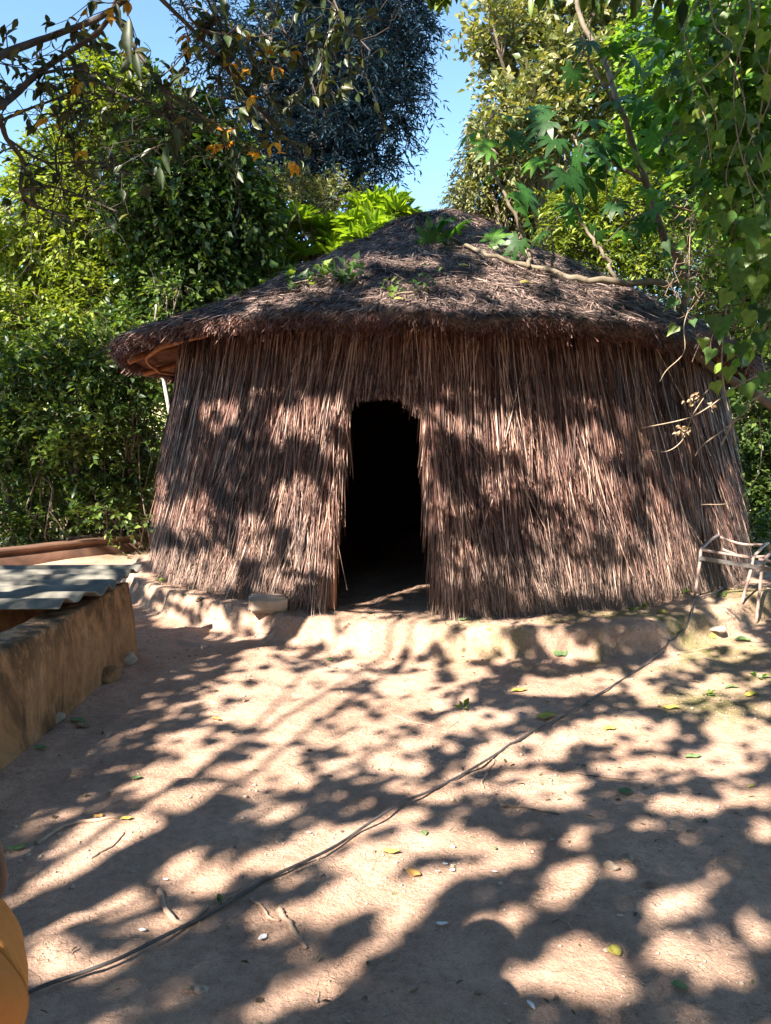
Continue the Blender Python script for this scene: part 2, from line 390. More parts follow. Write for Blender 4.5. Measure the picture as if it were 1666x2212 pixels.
def wall_tier(mb, n, z0, z0j, Lm, Lj, off0, flare, wmin=.0045, wmax=.011, th_lo=-1.95, th_hi=1.95, lean_s=.05, door=True):
    th = RNG.uniform(th_lo, th_hi, n); z = z0 + RNG.uniform(-z0j, z0j, n)
    tuft = vn(th * 18, z * 2 + z0, 77)                                         # ragged bundles
    L = Lm + RNG.uniform(-Lj, Lj, n) + .22 * tuft
    lean = RNG.normal(0, lean_s, n) + (.10 if lean_s > .08 else 0) * np.sin(th) + .22 * vn(th * 6, z * 1.5, 88) + .10 * np.sin(th + .15) * (1 + .0 * z)
    kink = RNG.random(n) < .09; lean[kink] += RNG.normal(0, .28, kink.sum())
    r0 = wallR(z) + off0 + RNG.uniform(-.02, .035, n) + .03 * tuft
    P0 = cyl(th, r0, z); P0[:, 2] = z
    rad = np.stack([np.sin(th), -np.cos(th), 0 * th], -1); tan = np.stack([np.cos(th), np.sin(th), 0 * th], -1)
    fl = .145 + flare + RNG.normal(0, .045, n)
    D = nrm(-np.array([0, 0, 1.])[None] + rad * fl[:, None] + tan * lean[:, None])
    Nn = nrm(rad + tan * RNG.normal(0, .75, n)[:, None])
    zb = P0[:, 2] + D[:, 2] * L
    gz = hz(P0[:, 0] + D[:, 0] * L, P0[:, 1] + D[:, 1] * L)
    over = np.maximum(0, gz - .01 - zb); L = L - over / -D[:, 2] * 1.0
    keep = L > .08
    if door:
        tipx = P0[:, 0] + D[:, 0] * L; tipz = P0[:, 2] + D[:, 2] * L; front = np.abs(th) < 1.2
        xl, xr = doorx(P0[:, 2]); inb = front & (P0[:, 0] > xl - .01) & (P0[:, 0] < xr + .01)
        low = inb & (P0[:, 2] < DOOR_TOP + .06); keep &= ~low
        hi = inb & ~low
        head = DOOR_TOP + .03 - .05 * RNG.random(n) - .15 * sstep(.10, .30, P0[:, 0]) - .10 * sstep(-.16, -.30, P0[:, 0])
        head = np.where(hi, head, -9)
        cut = np.maximum(0, head - (P0[:, 2] + D[:, 2] * L)); L = L - cut; keep &= L > .05
        # long reeds beside the doorway must not swing across it
        for f_ in (.5, 1.0):
            mx = P0[:, 0] + D[:, 0] * L * f_; mz = P0[:, 2] + D[:, 2] * L * f_; xl2, xr2 = doorx(mz)
            pen = np.where(mx < 0, mx - xl2, xr2 - mx); bad = (~inb) & front & (mx > xl2 + .035) & (mx < xr2 - .03) & (mz < DOOR_TOP)
            keep &= ~(bad & (RNG.random(n) < .97))
    bend = rad * RNG.normal(0, .02, n)[:, None] + tan * RNG.normal(0, .03, n)[:, None]
    Wd = RNG.uniform(wmin, wmax, n)
    k = keep
    strips(mb, P0[k], D[k], Nn[k], L[k], Wd[k], 3, bend[k])
mb = MB()
wall_tier(mb, 7500, 1.05, .12, .95, .12, -.02, .03)
wall_tier(mb, 6500, 1.45, .15, .85, .2, .0, .02)
wall_tier(mb, 6500, 1.9, .15, .90, .2, .02, .0)
wall_tier(mb, 8500, 2.42, .10, 1.05, .25, .03, -.02, lean_s=.035)
wall_tier(mb, 4200, 1.75, .2, .62, .22, .045, .03, wmin=.005, wmax=.012, lean_s=.10)
wall_tier(mb, 4200, 1.28, .2, .60, .22, .05, .03, wmin=.005, wmax=.012, lean_s=.13)
wall_tier(mb, 4200, .85, .2, .60, .2, .04, .05, wmin=.005, wmax=.012, lean_s=.15)
wall_tier(mb, 1500, 2.2, .4, 1.3, .4, .06, .0, wmax=.012, lean_s=.10)
wall_tier(mb, 1500, 2.5, .05, .5, .1, .03, -.02, th_lo=-.42, th_hi=-.02, lean_s=.03)
wall_tier(mb, 4500, .62, .12, .5, .12, .0, .10, lean_s=.13)
# jamb bundles that turn into the doorway
for side in (0, 1):
    n = 900; z = RNG.uniform(.55, 2.15, n); xl, xr = doorx(z); xj = (xl if side == 0 else xr) + (RNG.uniform(-.06, .02, n) if side == 0 else RNG.uniform(-.015, .06, n))
    dep = RNG.uniform(-.13, .05, n); rj = wallR(z) + dep; P0 = cyl(x2th(xj, rj), rj, z); P0[:, 2] = z
    L = RNG.uniform(.35, .75, n); D = nrm(np.stack([(1 if side == 0 else -1) * RNG.normal(.0, .05, n) + (-.08 if side == 0 else .03), RNG.normal(-.05, .03, n), -np.ones(n)], -1))
    L = np.minimum(L, np.maximum(.1, (P0[:, 2] - .21)))
    k = P0[:, 2] > .5
    strips(mb, P0[k], D[k], nrm(np.stack([RNG.normal(0, 1, n), -np.ones(n) * .8, 0 * z], -1))[k], L[k], RNG.uniform(.006, .012, n)[k], 3, None)
mb.build('wall_thatch', M_WALLREED, hut)

# roof: packed thatch body (top skin, rim, underside)
th = np.linspace(-math.pi, math.pi, 181); w = MB(); rows = []
for k in range(46):
    t = k / 45; r = t * eaveR(th) * (1 + .012 * vn(th * 9, th * 0, 4)); rows.append(np.stack([HX + r * np.sin(th), HY - r * np.cos(th), roof_z(r, th)], -1))
Re = eaveR(th) * (1 + .012 * vn(th * 9, th * 0, 4)); ze = roof_z(Re, th)
for dr, dz in ((.02, -.035), (-.02, -.075), (-.10, -.095)):
    r = Re + dr + .02 * vn(th * 14, th * 0, 14); rows.append(np.stack([HX + r * np.sin(th), HY - r * np.cos(th), ze + dz + .05 * vn(th * 11, th * 0, 24)], -1))
V = np.array(rows); w.grid(V); roof = w.build('roof', M_ROOFCORE, hut, smooth=True)
w = MB(); rows = []
for k in range(12):
    r = (Re - .10) * (1 - k / 11 * .97) ; rows.append(np.stack([HX + r * np.sin(th), HY - r * np.cos(th), roof_z(r, th) - .092 - .03 * (k > 0)], -1))
w.grid(np.array(rows)); w.build('roof_lining', M_UNDER, roof, smooth=True)

mb = MB()
def roof_reeds(n, tlo, thi, Lm, jit, lift, wd=(.006, .012), th_lim=2.2):
    th = RNG.uniform(-th_lim, th_lim, n); t = np.sqrt(RNG.uniform(tlo ** 2, thi ** 2, n)); r = t * eaveR(th)
    z = roof_z(r, th); e = .03
    dz = (roof_z(r + e, th) - z) / e
    rad = np.stack([np.sin(th), -np.cos(th), 0 * th], -1); tan = np.stack([np.cos(th), np.sin(th), 0 * th], -1)
    down = nrm(rad + np.array([0, 0, 1.]) * np.clip(dz, -.9, .2)[:, None]); up = nrm(np.cross(tan, down)); up = up * np.sign(up[:, 2:3])
    cl = fbm(th * 9, r * 5, 99, 2)
    ang = RNG.normal(0, jit, n) + cl * 1.1
    D = nrm(down * np.cos(ang)[:, None] + tan * np.sin(ang)[:, None] + up * (lift + RNG.normal(0, .12, n))[:, None])
    L = Lm * RNG.uniform(.5, 1.4, n)
    P0 = np.stack([HX + r * np.sin(th), HY - r * np.cos(th), z], -1) + up * (.004 + .02 * RNG.random(n))[:, None]
    bend = -up * (L * RNG.uniform(.05, .5, n))[:, None] * .35 + tan * (L * RNG.normal(0, .18, n))[:, None]
    strips(mb, P0, D, nrm(up + tan * RNG.normal(0, .5, n)[:, None]), L, RNG.uniform(*wd, n), 3, bend)
roof_reeds(24000, .10, 1.0, .13, .55, .10)
roof_reeds(9000, .70, 1.0, .12, .6, .22)
roof_reeds(5000, .02, .27, .20, .16, .03)
roof_reeds(1300, .1, 1.0, .30, .8, .12, wd=(.005, .009))
mb.build('roof_thatch', M_ROOFREED, roof)
mb = MB()                                                                    # cut reed ends of the eave
n = 30000; th = RNG.uniform(-2.5, 2.5, n); u = RNG.random(n)
r = eaveR(th) + .03 - .13 * u; z = roof_z(eaveR(th), th) - .005 - .07 * u + .05 * vn(th * 11, th * 0, 24) + RNG.normal(0, .012, n)
rad = np.stack([np.sin(th), -np.cos(th), 0 * th], -1); tan = np.stack([np.cos(th), np.sin(th), 0 * th], -1)
P0 = np.stack([HX + (r - .04) * np.sin(th), HY - (r - .04) * np.cos(th), z], -1)
tf = vn(th * 16, u * 0, 66); dwn = .45 + .6 * u + tf * .8
D = nrm(rad * RNG.uniform(.5, 1.1, n)[:, None] - np.array([0, 0, 1.]) * dwn[:, None] + tan * (RNG.normal(0, .28, n) + 1.2 * vn(th * 22, u, 67))[:, None])
L = RNG.uniform(.035, .085, n) + .05 * np.clip(tf, 0, 1) + .10 * (RNG.random(n) < .02)
strips(mb, P0, D, nrm(rad + tan * RNG.normal(0, .6, n)[:, None] + np.array([0, 0, .4])), L, RNG.uniform(.005, .010, n), 2, None, .8)
mb.build('eave_fringe', M_EAVE, roof)
mb = MB()                                                                    # loose tufts that droop from the rim
for a0 in RNG.uniform(-2.3, 2.1, 120):
    k = RNG.integers(30, 110); tw = RNG.uniform(.012, .045); th = a0 + RNG.normal(0, tw, k); u = RNG.random(k)
    r = eaveR(th) + .03 - .06 * u; z = roof_z(eaveR(th), th) - .01 - .06 * u
    rad = np.stack([np.sin(th), -np.cos(th), 0 * th], -1); tan = np.stack([np.cos(th), np.sin(th), 0 * th], -1)
    P0 = np.stack([HX + (r - .03) * np.sin(th), HY - (r - .03) * np.cos(th), z], -1); D = nrm(rad * RNG.uniform(.1, .7, k)[:, None] - np.array([0, 0, 1.]) + tan * (RNG.normal(0, .2, k) + RNG.normal(0, .15))[:, None])
    strips(mb, P0, D, nrm(rad + tan * RNG.normal(0, .6, k)[:, None]), RNG.uniform(.03, .08, k) * RNG.uniform(.6, 1.3), RNG.uniform(.005, .010, k), 2, None, .8)
mb.build('eave_tufts', straw_mat('tuft_reed', [(.08, .04, .034), (.21, .115, .095), (.38, .24, .20)]), roof)
# rafters and a ring pole seen under the left eave
for a in np.arange(-2.6, 2.7, .33):
    rr = MB(); r1, r0_ = float(eaveR(a)) - .12, 2.75
    pts = [cyl(np.array(a + .01 * k), r0_ + (r1 - r0_) * k / 4, float(roof_z(np.array(r0_ + (r1 - r0_) * k / 4), np.array(a))) - .165) for k in range(5)]
    rr.tube(pts, .032, 7, wob=.06); rr.build('rafter', M_POLE, roof, smooth=True)
rr = MB(); a = np.linspace(-2.9, 2.9, 80); r = eaveR(a) - .30
rr.tube(np.stack([HX + r * np.sin(a), HY - r * np.cos(a), roof_z(r, a) - .20], -1), .02, 6); rr.build('ring_pole', M_POLE, roof, smooth=True)
# door post in the left jamb
rr = MB(); rr.tube([np.array([-.43, 6.13, .12]), np.array([-.425, 6.22, .8]), np.array([-.40, 6.34, 1.9])], [.035, .033, .03], 8, wob=.05)
rr.build('door_post', M_POLE, hut, smooth=True)

# ================================================================== FOLIAGE TOOLS
T_LEAF = (np.array([[0, 0, 0], [-.5, .45, .10], [0, 1, -.06], [.5, .45, .10]]), np.array([[0, 1, 2], [0, 2, 3]]))
T_LEAF6 = (np.array([[0, 0, 0], [-.36, .22, .07], [-.5, .5, .12], [-.28, .8, .05], [0, 1.03, -.10], [.28, .8, .05], [.5, .5, .12], [.36, .22, .07], [0, .3, 0], [0, .65, -.02]]),
           np.array([[0, 1, 8], [1, 2, 8], [2, 9, 8], [2, 3, 9], [3, 4, 9], [0, 8, 7], [7, 8, 6], [6, 8, 9], [6, 9, 5], [5, 9, 4]]))
def heart():
    o = [(0, .08), (-.16, -.04), (-.36, -.02), (-.52, .14), (-.56, .30), (-.42, .42), (-.26, .62), (-.12, .84), (0, 1.08), (.12, .84), (.26, .62), (.42, .42), (.56, .30), (.52, .14), (.36, -.02), (.16, -.04)]
    V = [(x, y, .16 * abs(x) - .10 * y * y) for x, y in o] + [(0, .35, -.02)]
    return np.array(V), np.array([[i, (i + 1) % 16, 16] for i in range(16)])
T_HEART = heart()
def palm(lobes=8):
    V = [(0, 0, 0)]; Fc = []; 
    for i in range(lobes):
        a = math.radians(-125 + 250 * i / (lobes - 1)); L = 1.0 - .38 * abs(i - (lobes - 1) / 2) / ((lobes - 1) / 2)
        s = math.radians(14)
        pts = [(.33, a - math.radians(17.5)), (.58 * L, a - s), (1.0 * L, a), (.58 * L, a + s), (.33, a + math.radians(17.5))]
        k = len(V)
        for j, (r, t) in enumerate(pts): V.append((r * math.sin(t), r * math.cos(t), -.22 * r * r + (-.05 if j == 2 else .03)))
        Fc += [(0, k, k + 4), (k, k + 1, k + 4), (k + 1, k + 3, k + 4), (k + 1, k + 2, k + 3)]
    return np.array(V), np.array(Fc)
T_PALM = palm()
def frames(D, up, roll=0.5):
    n = len(D); D = nrm(D); U = up + RNG.normal(0, roll, (n, 3)); X = nrm(np.cross(D, U)); Zz = nrm(np.cross(X, D))
    return X, D, Zz
def rand_dir(n, upb=0.0):
    v = RNG.normal(0, 1, (n, 3)); v[:, 2] += upb; return nrm(v)
def twig_leaves(mb, twigs_mb, cen, rad, ntw, nl, tl, ls, lw, T, droop=.3, upb=.3, tw_r=.004, roll=.5, spread=.9, up=(0, 0, 1)):
    """ntw twigs inside an ellipsoid, each with nl leaves"""
    cen = np.asarray(cen, float); rad = np.broadcast_to(np.asarray(rad, float), (3,))
    d = rand_dir(ntw, .15); rr = RNG.random(ntw)[:, None] ** .38
    P = cen + d * rad * rr
    P += rad.mean() * .25 * np.stack([vn(P[:, 0] * 3, P[:, 1] * 3, 1), vn(P[:, 1] * 3, P[:, 2] * 3, 2), vn(P[:, 2] * 3, P[:, 0] * 3, 3)], -1)
    D = nrm(d * .8 + RNG.normal(0, .6, (ntw, 3)) + np.array([0, 0, upb])); L = tl * RNG.uniform(.5, 1.3, ntw)
    t = np.linspace(.12, 1, nl)
    C0 = P[:, None] + D[:, None] * (L[:, None] * t)[..., None] + np.array([0, 0, -1.]) * (droop * L[:, None] * t * t)[..., None]
    n = ntw * nl; C0 = C0.reshape(-1, 3); Dm = np.repeat(D, nl, 0).copy(); Dm[:, 2] -= droop * 1.2 * np.tile(t, ntw)
    Dm = nrm(Dm); side = nrm(np.cross(Dm, RNG.normal(0, .5, (n, 3)) + np.array(up, float))); sg = np.where(np.arange(n) % 2, 1., -1.)[:, None]
    LDv = nrm(Dm * .8 + side * sg * spread + RNG.normal(0, .25, (n, 3)) - np.array([0, 0, droop * .5]))
    X, Y, Zz = frames(LDv, np.array(up, float), roll); S = ls * RNG.uniform(.5, 1.4, n)
    mb.inst(T[0], T[1], C0, X, Y, Zz, np.stack([S * lw, S, S], -1))
    if twigs_mb is not None:
        e = P + D * L[:, None] - np.array([0, 0, 1.]) * (droop * L)[:, None]
        mid = P + D * (L * .5)[:, None] - np.array([0, 0, 1.]) * (droop * .25 * L)[:, None]
        s1 = nrm(np.cross(D, rand_dir(ntw))) * tw_r; s2 = nrm(np.cross(D, s1)) * tw_r
        V = np.stack([P + s1, P - .5 * s1 + s2, P - .5 * s1 - s2, mid + s1 * .7, mid + (-.5 * s1 + s2) * .7, mid + (-.5 * s1 - s2) * .7, e], 1)
        k = (np.arange(ntw) * 7)[:, None, None]
        q = (np.array([[0, 1, 4, 3], [1, 2, 5, 4], [2, 0, 3, 5]])[None] + k).reshape(-1, 4); tr = (np.array([[3, 4, 6], [4, 5, 6], [5, 3, 6]])[None] + k).reshape(-1, 3)
        twigs_mb.add(V.reshape(-1, 3), q, tr)
M_BARK = simple_mat('grey_bark', (.10, .08, .06), (.27, .22, .17), 14, .9, .7, .012, st=(1, 1, .3))
M_DBARK = simple_mat('dark_bark', (.045, .036, .03), (.13, .105, .085), 14, .9, .7, .012, st=(1, 1, .3))
M_PALEBARK = simple_mat('pale_bark', (.42, .40, .36), (.68, .66, .60), 8, .8, .4, .01, st=(1, 1, .6))
M_TWIG = simple_mat('twig_bark', (.09, .06, .04), (.22, .16, .11), 20, .9, 0)
M_DTWIG = simple_mat('dark_twig', (.03, .025, .02), (.07, .055, .045), 20, .9, 0)
def limb_pts(a, b_, sag=.15, n=9, wob=.05):
    a = np.asarray(a, float); b_ = np.asarray(b_, float); L = np.linalg.norm(b_ - a)
    m1 = a + (b_ - a) * .35 + RNG.normal(0, wob, 3) * L + np.array([0, 0, sag * L]); m2 = a + (b_ - a) * .7 + RNG.normal(0, wob, 3) * L + np.array([0, 0, sag * L * .6])
    return spline([a, m1, m2, b_], n)
def tree(name, label, cat, base, Yd, clumps, lmat, leaf, T, lw, ntw, nl, tl, droop=.3, upb=.3, trunk_r=.12, bark=None, group=None,
         roll=.5, spread=.9, depth=.8, trunk_top=None, tw_r=.005, up=(0, 0, 1), lab_crown=None):
    """clumps: (px, py, r_px) read off the photo, at distance Yd; base: (x, y)"""
    bark = bark or M_BARK
    b0 = on_ground(base[0], base[1], -.05)
    root = empty(name, b0, label, cat, group)
    k = Yd / F; cs = [(at(px, py, Yd + RNG.uniform(-.5, .5) * depth * 1.4), r * k) for px, py, r in clumps]
    cm = np.mean([c_[0] for c_ in cs], 0); zlo = min(c_[0][2] for c_ in cs)
    top = np.asarray(trunk_top, float) if trunk_top is not None else np.array([cm[0], cm[1], max(cm[2] * .9, b0[2] + .5)])
    tp = spline([b0, b0 + (top - b0) * .3 + RNG.normal(0, .06, 3), b0 + (top - b0) * .65 + RNG.normal(0, .08, 3), top], 18)
    mb = MB(); mb.tube(tp, np.linspace(trunk_r, trunk_r * .45, len(tp)), 9, wob=.08); mb.build('trunk', bark, root, smooth=True)
    mb = MB(); bl = MB(); lf = MB()
    for c_, r in cs:
        i = int(np.argmin(np.linalg.norm(tp - c_ + np.array([0, 0, .4]), axis=1))); i = min(i, len(tp) - 1); i = max(i - 2, int(len(tp) * .3))
        lp = limb_pts(tp[i], c_); mb.tube(lp, np.linspace(trunk_r * .35, trunk_r * .08, len(lp)), 6, wob=.05)
        for _ in range(3):
            e = c_ + rand_dir(1, .3)[0] * r * .9; lp2 = limb_pts(lp[-3], e, .05, 6); mb.tube(lp2, np.linspace(trunk_r * .1, .005, len(lp2)), 5)
        m_ = max(3, int(ntw * (r / (60 * k)) ** 2))
        twig_leaves(lf, bl, c_, (r, r * depth, r), m_, nl, tl, leaf, lw, T, droop, upb, tw_r, roll, spread, up)
    mb.build('limbs', M_BARK, root, smooth=True); bl.build('twigs', M_DTWIG, root); lf.build('crown', lmat, root)
    return root
G_YEL = leaf_mat('leaf_yellow_green', [(.13, .20, .025), (.20, .28, .04), (.30, .36, .06), (.10, .16, .03)], .4)
G_DARK = leaf_mat('leaf_dark_green', [(.025, .055, .018), (.045, .095, .025), (.08, .15, .035), (.15, .21, .05)], .38)
G_MID = leaf_mat('leaf_mid_green', [(.04, .09, .02), (.08, .16, .035), (.14, .23, .05), (.22, .29, .08)], .42)
G_FEATH = leaf_mat('leaf_feathery_veil_blue', [(.014, .036, .062), (.025, .060, .10), (.04, .09, .13)], .2, tint=(.9, 1.1, .9), rough=.85)  # dark blue of shade and lens veil put into the leaf colour
G_BRIGHT = leaf_mat('leaf_bright_lance', [(.14, .26, .03), (.22, .36, .04), (.30, .44, .06)], .45)
G_OLIVE = leaf_mat('leaf_olive_round', [(.10, .14, .05), (.18, .22, .08), (.30, .31, .14), (.40, .38, .22)], .3)
G_PALE = leaf_mat('leaf_pale_small', [(.14, .17, .06), (.24, .27, .10), (.36, .37, .16), (.10, .12, .05)], .3)
G_FRESH = leaf_mat('leaf_fresh', [(.05, .13, .025), (.10, .24, .035), (.18, .34, .05), (.28, .42, .08)], .45)
G_PALM = leaf_mat('leaf_palmate', [(.03, .11, .025), (.05, .17, .03), (.10, .27, .03), (.16, .34, .04)], .5, tint=(1.2, 1.4, .3))
G_VINE = leaf_mat('leaf_vine', [(.03, .075, .02), (.06, .14, .035), (.12, .22, .05), (.26, .36, .08)], .45)
G_BRANCH = leaf_mat('leaf_overhead', [(.025, .04, .015), (.035, .06, .02), (.05, .08, .025), (.10, .10, .03)], .2, tint=(1.1, 1.1, .3))
G_ORANGE = leaf_mat('leaf_orange', [(.45, .18, .03), (.55, .30, .04), (.40, .36, .05)], .5)
G_CANOPY = leaf_mat('leaf_canopy', [(.05, .07, .025), (.09, .11, .035)], .0)
G_DRY = leaf_mat('leaf_dry', [(.30, .20, .14), (.45, .34, .24)], .2)

# ================================================================== TREES BEHIND
def cl(*a): return list(a)
tree('slender_tree', 'pale trunk of a slender tree just left of the hut wall under the eave', 'tree', (at(342, 1000, 10.2)[0], 10.2), 10.2,
     cl((360, 640, 26), (330, 600, 24), (390, 620, 22)), G_MID, .08, T_LEAF, .5, 90, 6, .25, trunk_r=.05, bark=M_PALEBARK, trunk_top=at(349, 790, 10.2))
tree('yellow_green_tree', 'tall sunlit yellow-green tree on the left behind the hedge', 'tree', (-4.9, 12.4), 12.3,
     cl((230, 185, 65), (300, 230, 75), (190, 270, 70), (380, 270, 60), (130, 370, 75), (60, 450, 75), (230, 380, 80), (150, 480, 85), (20, 560, 80), (90, 600, 80),
        (210, 560, 80), (300, 520, 60), (150, 690, 80), (40, 710, 80), (240, 690, 70)), G_YEL, .105, T_LEAF, .55, 190, 7, .38, droop=.5, trunk_r=.2)
tree('creeper_clad_tree', 'dark tall tree wrapped in creepers standing left behind the roof', 'tree', (-2.9, 11.6), 11.4,
     cl((330, 330, 70), (420, 290, 75), (470, 360, 80), (380, 410, 90), (310, 450, 70), (490, 470, 80), (420, 520, 90), (540, 450, 60), (350, 600, 80), (460, 620, 85),
        (540, 590, 70), (400, 720, 80), (320, 720, 60), (480, 720, 60), (560, 650, 50)), G_DARK, .105, T_LEAF, .62, 210, 7, .35, droop=.7, upb=0, trunk_r=.2)
tree('grey_green_tree', 'thin grey-green tree between the creeper-clad tree and the bright shrub', 'tree', (-1.7, 13.6), 13.4,
     cl((560, 430, 55), (620, 420, 50), (590, 480, 50), (530, 520, 50), (680, 430, 45), (740, 430, 45), (500, 600, 50)), G_PALE, .075, T_LEAF, .4, 200, 7, .3, trunk_r=.12)
tree('feathery_tree', 'tall dark feathery tree with blue lens veil in its leaf colour, hanging in from the top centre', 'tree', (-1.4, 15.2), 14.5,
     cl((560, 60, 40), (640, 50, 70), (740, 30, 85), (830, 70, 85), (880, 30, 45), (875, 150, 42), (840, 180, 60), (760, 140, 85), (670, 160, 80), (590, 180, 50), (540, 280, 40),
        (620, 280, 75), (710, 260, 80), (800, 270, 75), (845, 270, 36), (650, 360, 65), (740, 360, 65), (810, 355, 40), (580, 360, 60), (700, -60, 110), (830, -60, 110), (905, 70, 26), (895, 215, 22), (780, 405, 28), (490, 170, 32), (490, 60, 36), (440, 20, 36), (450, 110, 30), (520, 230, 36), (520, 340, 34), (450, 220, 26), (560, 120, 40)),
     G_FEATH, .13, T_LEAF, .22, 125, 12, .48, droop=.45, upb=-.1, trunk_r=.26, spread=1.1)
# bright shrub: rosettes of long leaves
def rosette_shrub(name, label, base, spots, Yd, mat, Lf, n_per, nleaf=12, group=None, lw=.26):
    root = empty(name, on_ground(base[0], base[1], -.03), label, 'shrub', group); k = Yd / F; lf = MB(); st = MB(); b0 = on_ground(base[0], base[1], -.03)
    for px, py, r in spots:
        c_ = at(px, py, Yd + RNG.uniform(-.5, .5)); lp = limb_pts(b0 + RNG.normal(0, .08, 3) * (1, 1, 0), c_, .02); st.tube(lp, np.linspace(.035, .012, len(lp)), 6)
        for _ in range(n_per):
            e = c_ + rand_dir(1, .2)[0] * r * k * RNG.random() ** .4; lp2 = limb_pts(lp[-3], e, .05, 5); st.tube(lp2, np.linspace(.012, .006, len(lp2)), 5)
            ax = nrm(lp2[-1] - lp2[-2] + np.array([0, 0, .5])); a = np.arange(nleaf) * 2.4 + RNG.random() * 6
            u = nrm(np.cross(ax, [1, .3, .2])); v_ = np.cross(ax, u); o = np.outer(np.cos(a), u) + np.outer(np.sin(a), v_)
            D = nrm(o * 1.0 + ax * RNG.uniform(-.1, 1.1, nleaf)[:, None]); X_, Y_, Z_ = frames(D, ax, .15); S = Lf * RNG.uniform(.6, 1.15, nleaf)
            lf.inst(*T_LEAF6, np.repeat(e[None], nleaf, 0) + o * .01, X_, Y_, Z_, np.stack([S * lw, S, S], -1))
    st.build('stems', M_TWIG, root, smooth=True); lf.build('leaves', mat, root); return root
rosette_shrub('long_leaved_shrub', 'bright yellow-green shrub with long leaves rising behind the left slope of the roof', (-.9, 13.2),
              cl((570, 560, 35), (610, 510, 40), (650, 480, 30), (650, 560, 40), (700, 520, 35), (740, 560, 35), (780, 530, 35), (820, 500, 35), (850, 450, 30), (870, 480, 22), (800, 450, 28), (840, 540, 35), (600, 600, 35), (690, 590, 30), (760, 490, 25)), 12.6, G_BRIGHT, .34, 11)
tree('round_leaved_tree', 'olive tree with small round sunlit leaves right of the gap of sky', 'tree', (2.8, 13.6), 12.0,
     cl((1065, 50, 42), (1110, 70, 60), (1190, 60, 60), (1270, 60, 60), (1340, 70, 50), (1070, 150, 42), (1130, 160, 65), (1220, 160, 65), (1300, 170, 60), (1035, 110, 22), (1095, 240, 44), (1170, 250, 60), (1250, 260, 60), (1340, 250, 50), (1150, -40, 70), (1270, -40, 70), (1060, 320, 30), (1130, 340, 50)),
     G_OLIVE, .11, T_LEAF, .62, 115, 8, .4, droop=.1, upb=.7, trunk_r=.18, roll=.7)
tree('drooping_pale_tree', 'pale small-leaved drooping tree right behind the peak of the roof', 'tree', (2.2, 15.0), 13.6,
     cl((1035, 340, 34), (1000, 425, 26), (1040, 410, 55), (1015, 475, 38), (1090, 320, 55), (1110, 430, 60), (1080, 490, 50), (1170, 370, 60), (1180, 480, 60), (1250, 420, 60), (1250, 530, 50), (1180, 560, 50), (1060, 270, 40)),
     G_PALE, .085, T_LEAF, .32, 360, 9, .3, droop=.8, upb=0, trunk_r=.15)
tree('vine_topped_tree', 'tall green tree smothered in vines at the upper right', 'tree', (6.9, 11.6), 11.0,
     cl((1400, 110, 55), (1460, 90, 60), (1540, 80, 70), (1620, 60, 70), (1690, 100, 70), (1430, 190, 60), (1510, 190, 70), (1600, 190, 75), (1680, 230, 70), (1400, 280, 60), (1480, 300, 70), (1570, 310, 75), (1660, 360, 75), (1420, 380, 55), (1520, 420, 70), (1610, 460, 75), (1690, 500, 70)),
     G_FRESH, .12, T_LEAF, .7, 150, 8, .4, droop=.6, trunk_r=.2)
tree('fern_leaved_tree', 'yellow-green fern-leaved bush behind the right slope of the roof', 'bush', (3.4, 12.0), 11.2,
     cl((1230, 470, 45), (1290, 450, 50), (1350, 480, 50), (1260, 540, 50), (1330, 560, 50), (1400, 540, 45), (1390, 440, 45)), G_YEL, .11, T_LEAF, .28, 200, 12, .4, droop=.5, trunk_r=.07, spread=1.2)
for i, (lab, bs, Yd, cs, mt, lsz) in enumerate([
    ('dark leafy hedge shrub at the far left edge behind the red-brown beam', (-5.6, 11.2), 10.9, [(20, 800, 70), (70, 850, 70), (20, 900, 70), (60, 970, 70), (10, 1030, 60), (70, 1070, 55), (-30, 850, 70), (-20, 980, 70), (30, 1120, 40)], G_DARK, .085),
    ('mid-green hedge shrub with sunlit leaves left of the hut', (-4.4, 11.0), 10.7, [(140, 800, 65), (190, 850, 65), (130, 900, 65), (190, 940, 60), (140, 1000, 60), (200, 1040, 55), (130, 1090, 50), (110, 760, 50), (200, 1110, 35)], G_MID, .08),
    ('dark dense hedge shrub closest to the left side of the hut', (-3.6, 11.3), 10.9, [(260, 790, 60), (300, 850, 40), (250, 900, 55), (300, 960, 40), (260, 1010, 50), (290, 1080, 45), (240, 1110, 40), (230, 740, 50), (320, 1040, 32)], G_DARK, .09),
    ('yellowish shrub high in the hedge below the tall yellow-green tree', (-5.0, 12.2), 11.8, [(60, 740, 70), (150, 740, 65), (230, 800, 55), (30, 680, 60), (120, 660, 60), (200, 660, 55)], G_YEL, .08)]):
    tree('hedge_shrub', lab, 'shrub', bs, Yd, cs, mt, lsz * 1.2, T_LEAF, .55, 95, 7, .36, droop=.2, trunk_r=.05, group='shrubs of the hedge left of the hut')
for i, (lab, bs, Yd, cs, mt, lsz) in enumerate([
    ('dark bush against the right edge of the photo beyond the hut wall', (6.0, 11.6), 11.4, [(1600, 640, 70), (1660, 700, 70), (1610, 780, 60), (1680, 830, 70), (1640, 900, 60), (1690, 960, 70), (1640, 1010, 50), (1660, 1070, 50), (1710, 1080, 60)], G_DARK, .09),
    ('fresh green bush of tiny leaves behind the right end of the roof', (4.6, 11.4), 10.8, [(1400, 560, 50), (1450, 610, 50), (1500, 560, 55), (1550, 620, 60), (1500, 680, 45), (1420, 640, 40), (1570, 700, 45)], G_MID, .055)]):
    tree('wild_bush', lab, 'bush', bs, Yd, cs, mt, lsz, T_LEAF, .5, 260, 8, .3, droop=.2, trunk_r=.06, group='bushes right of the hut')
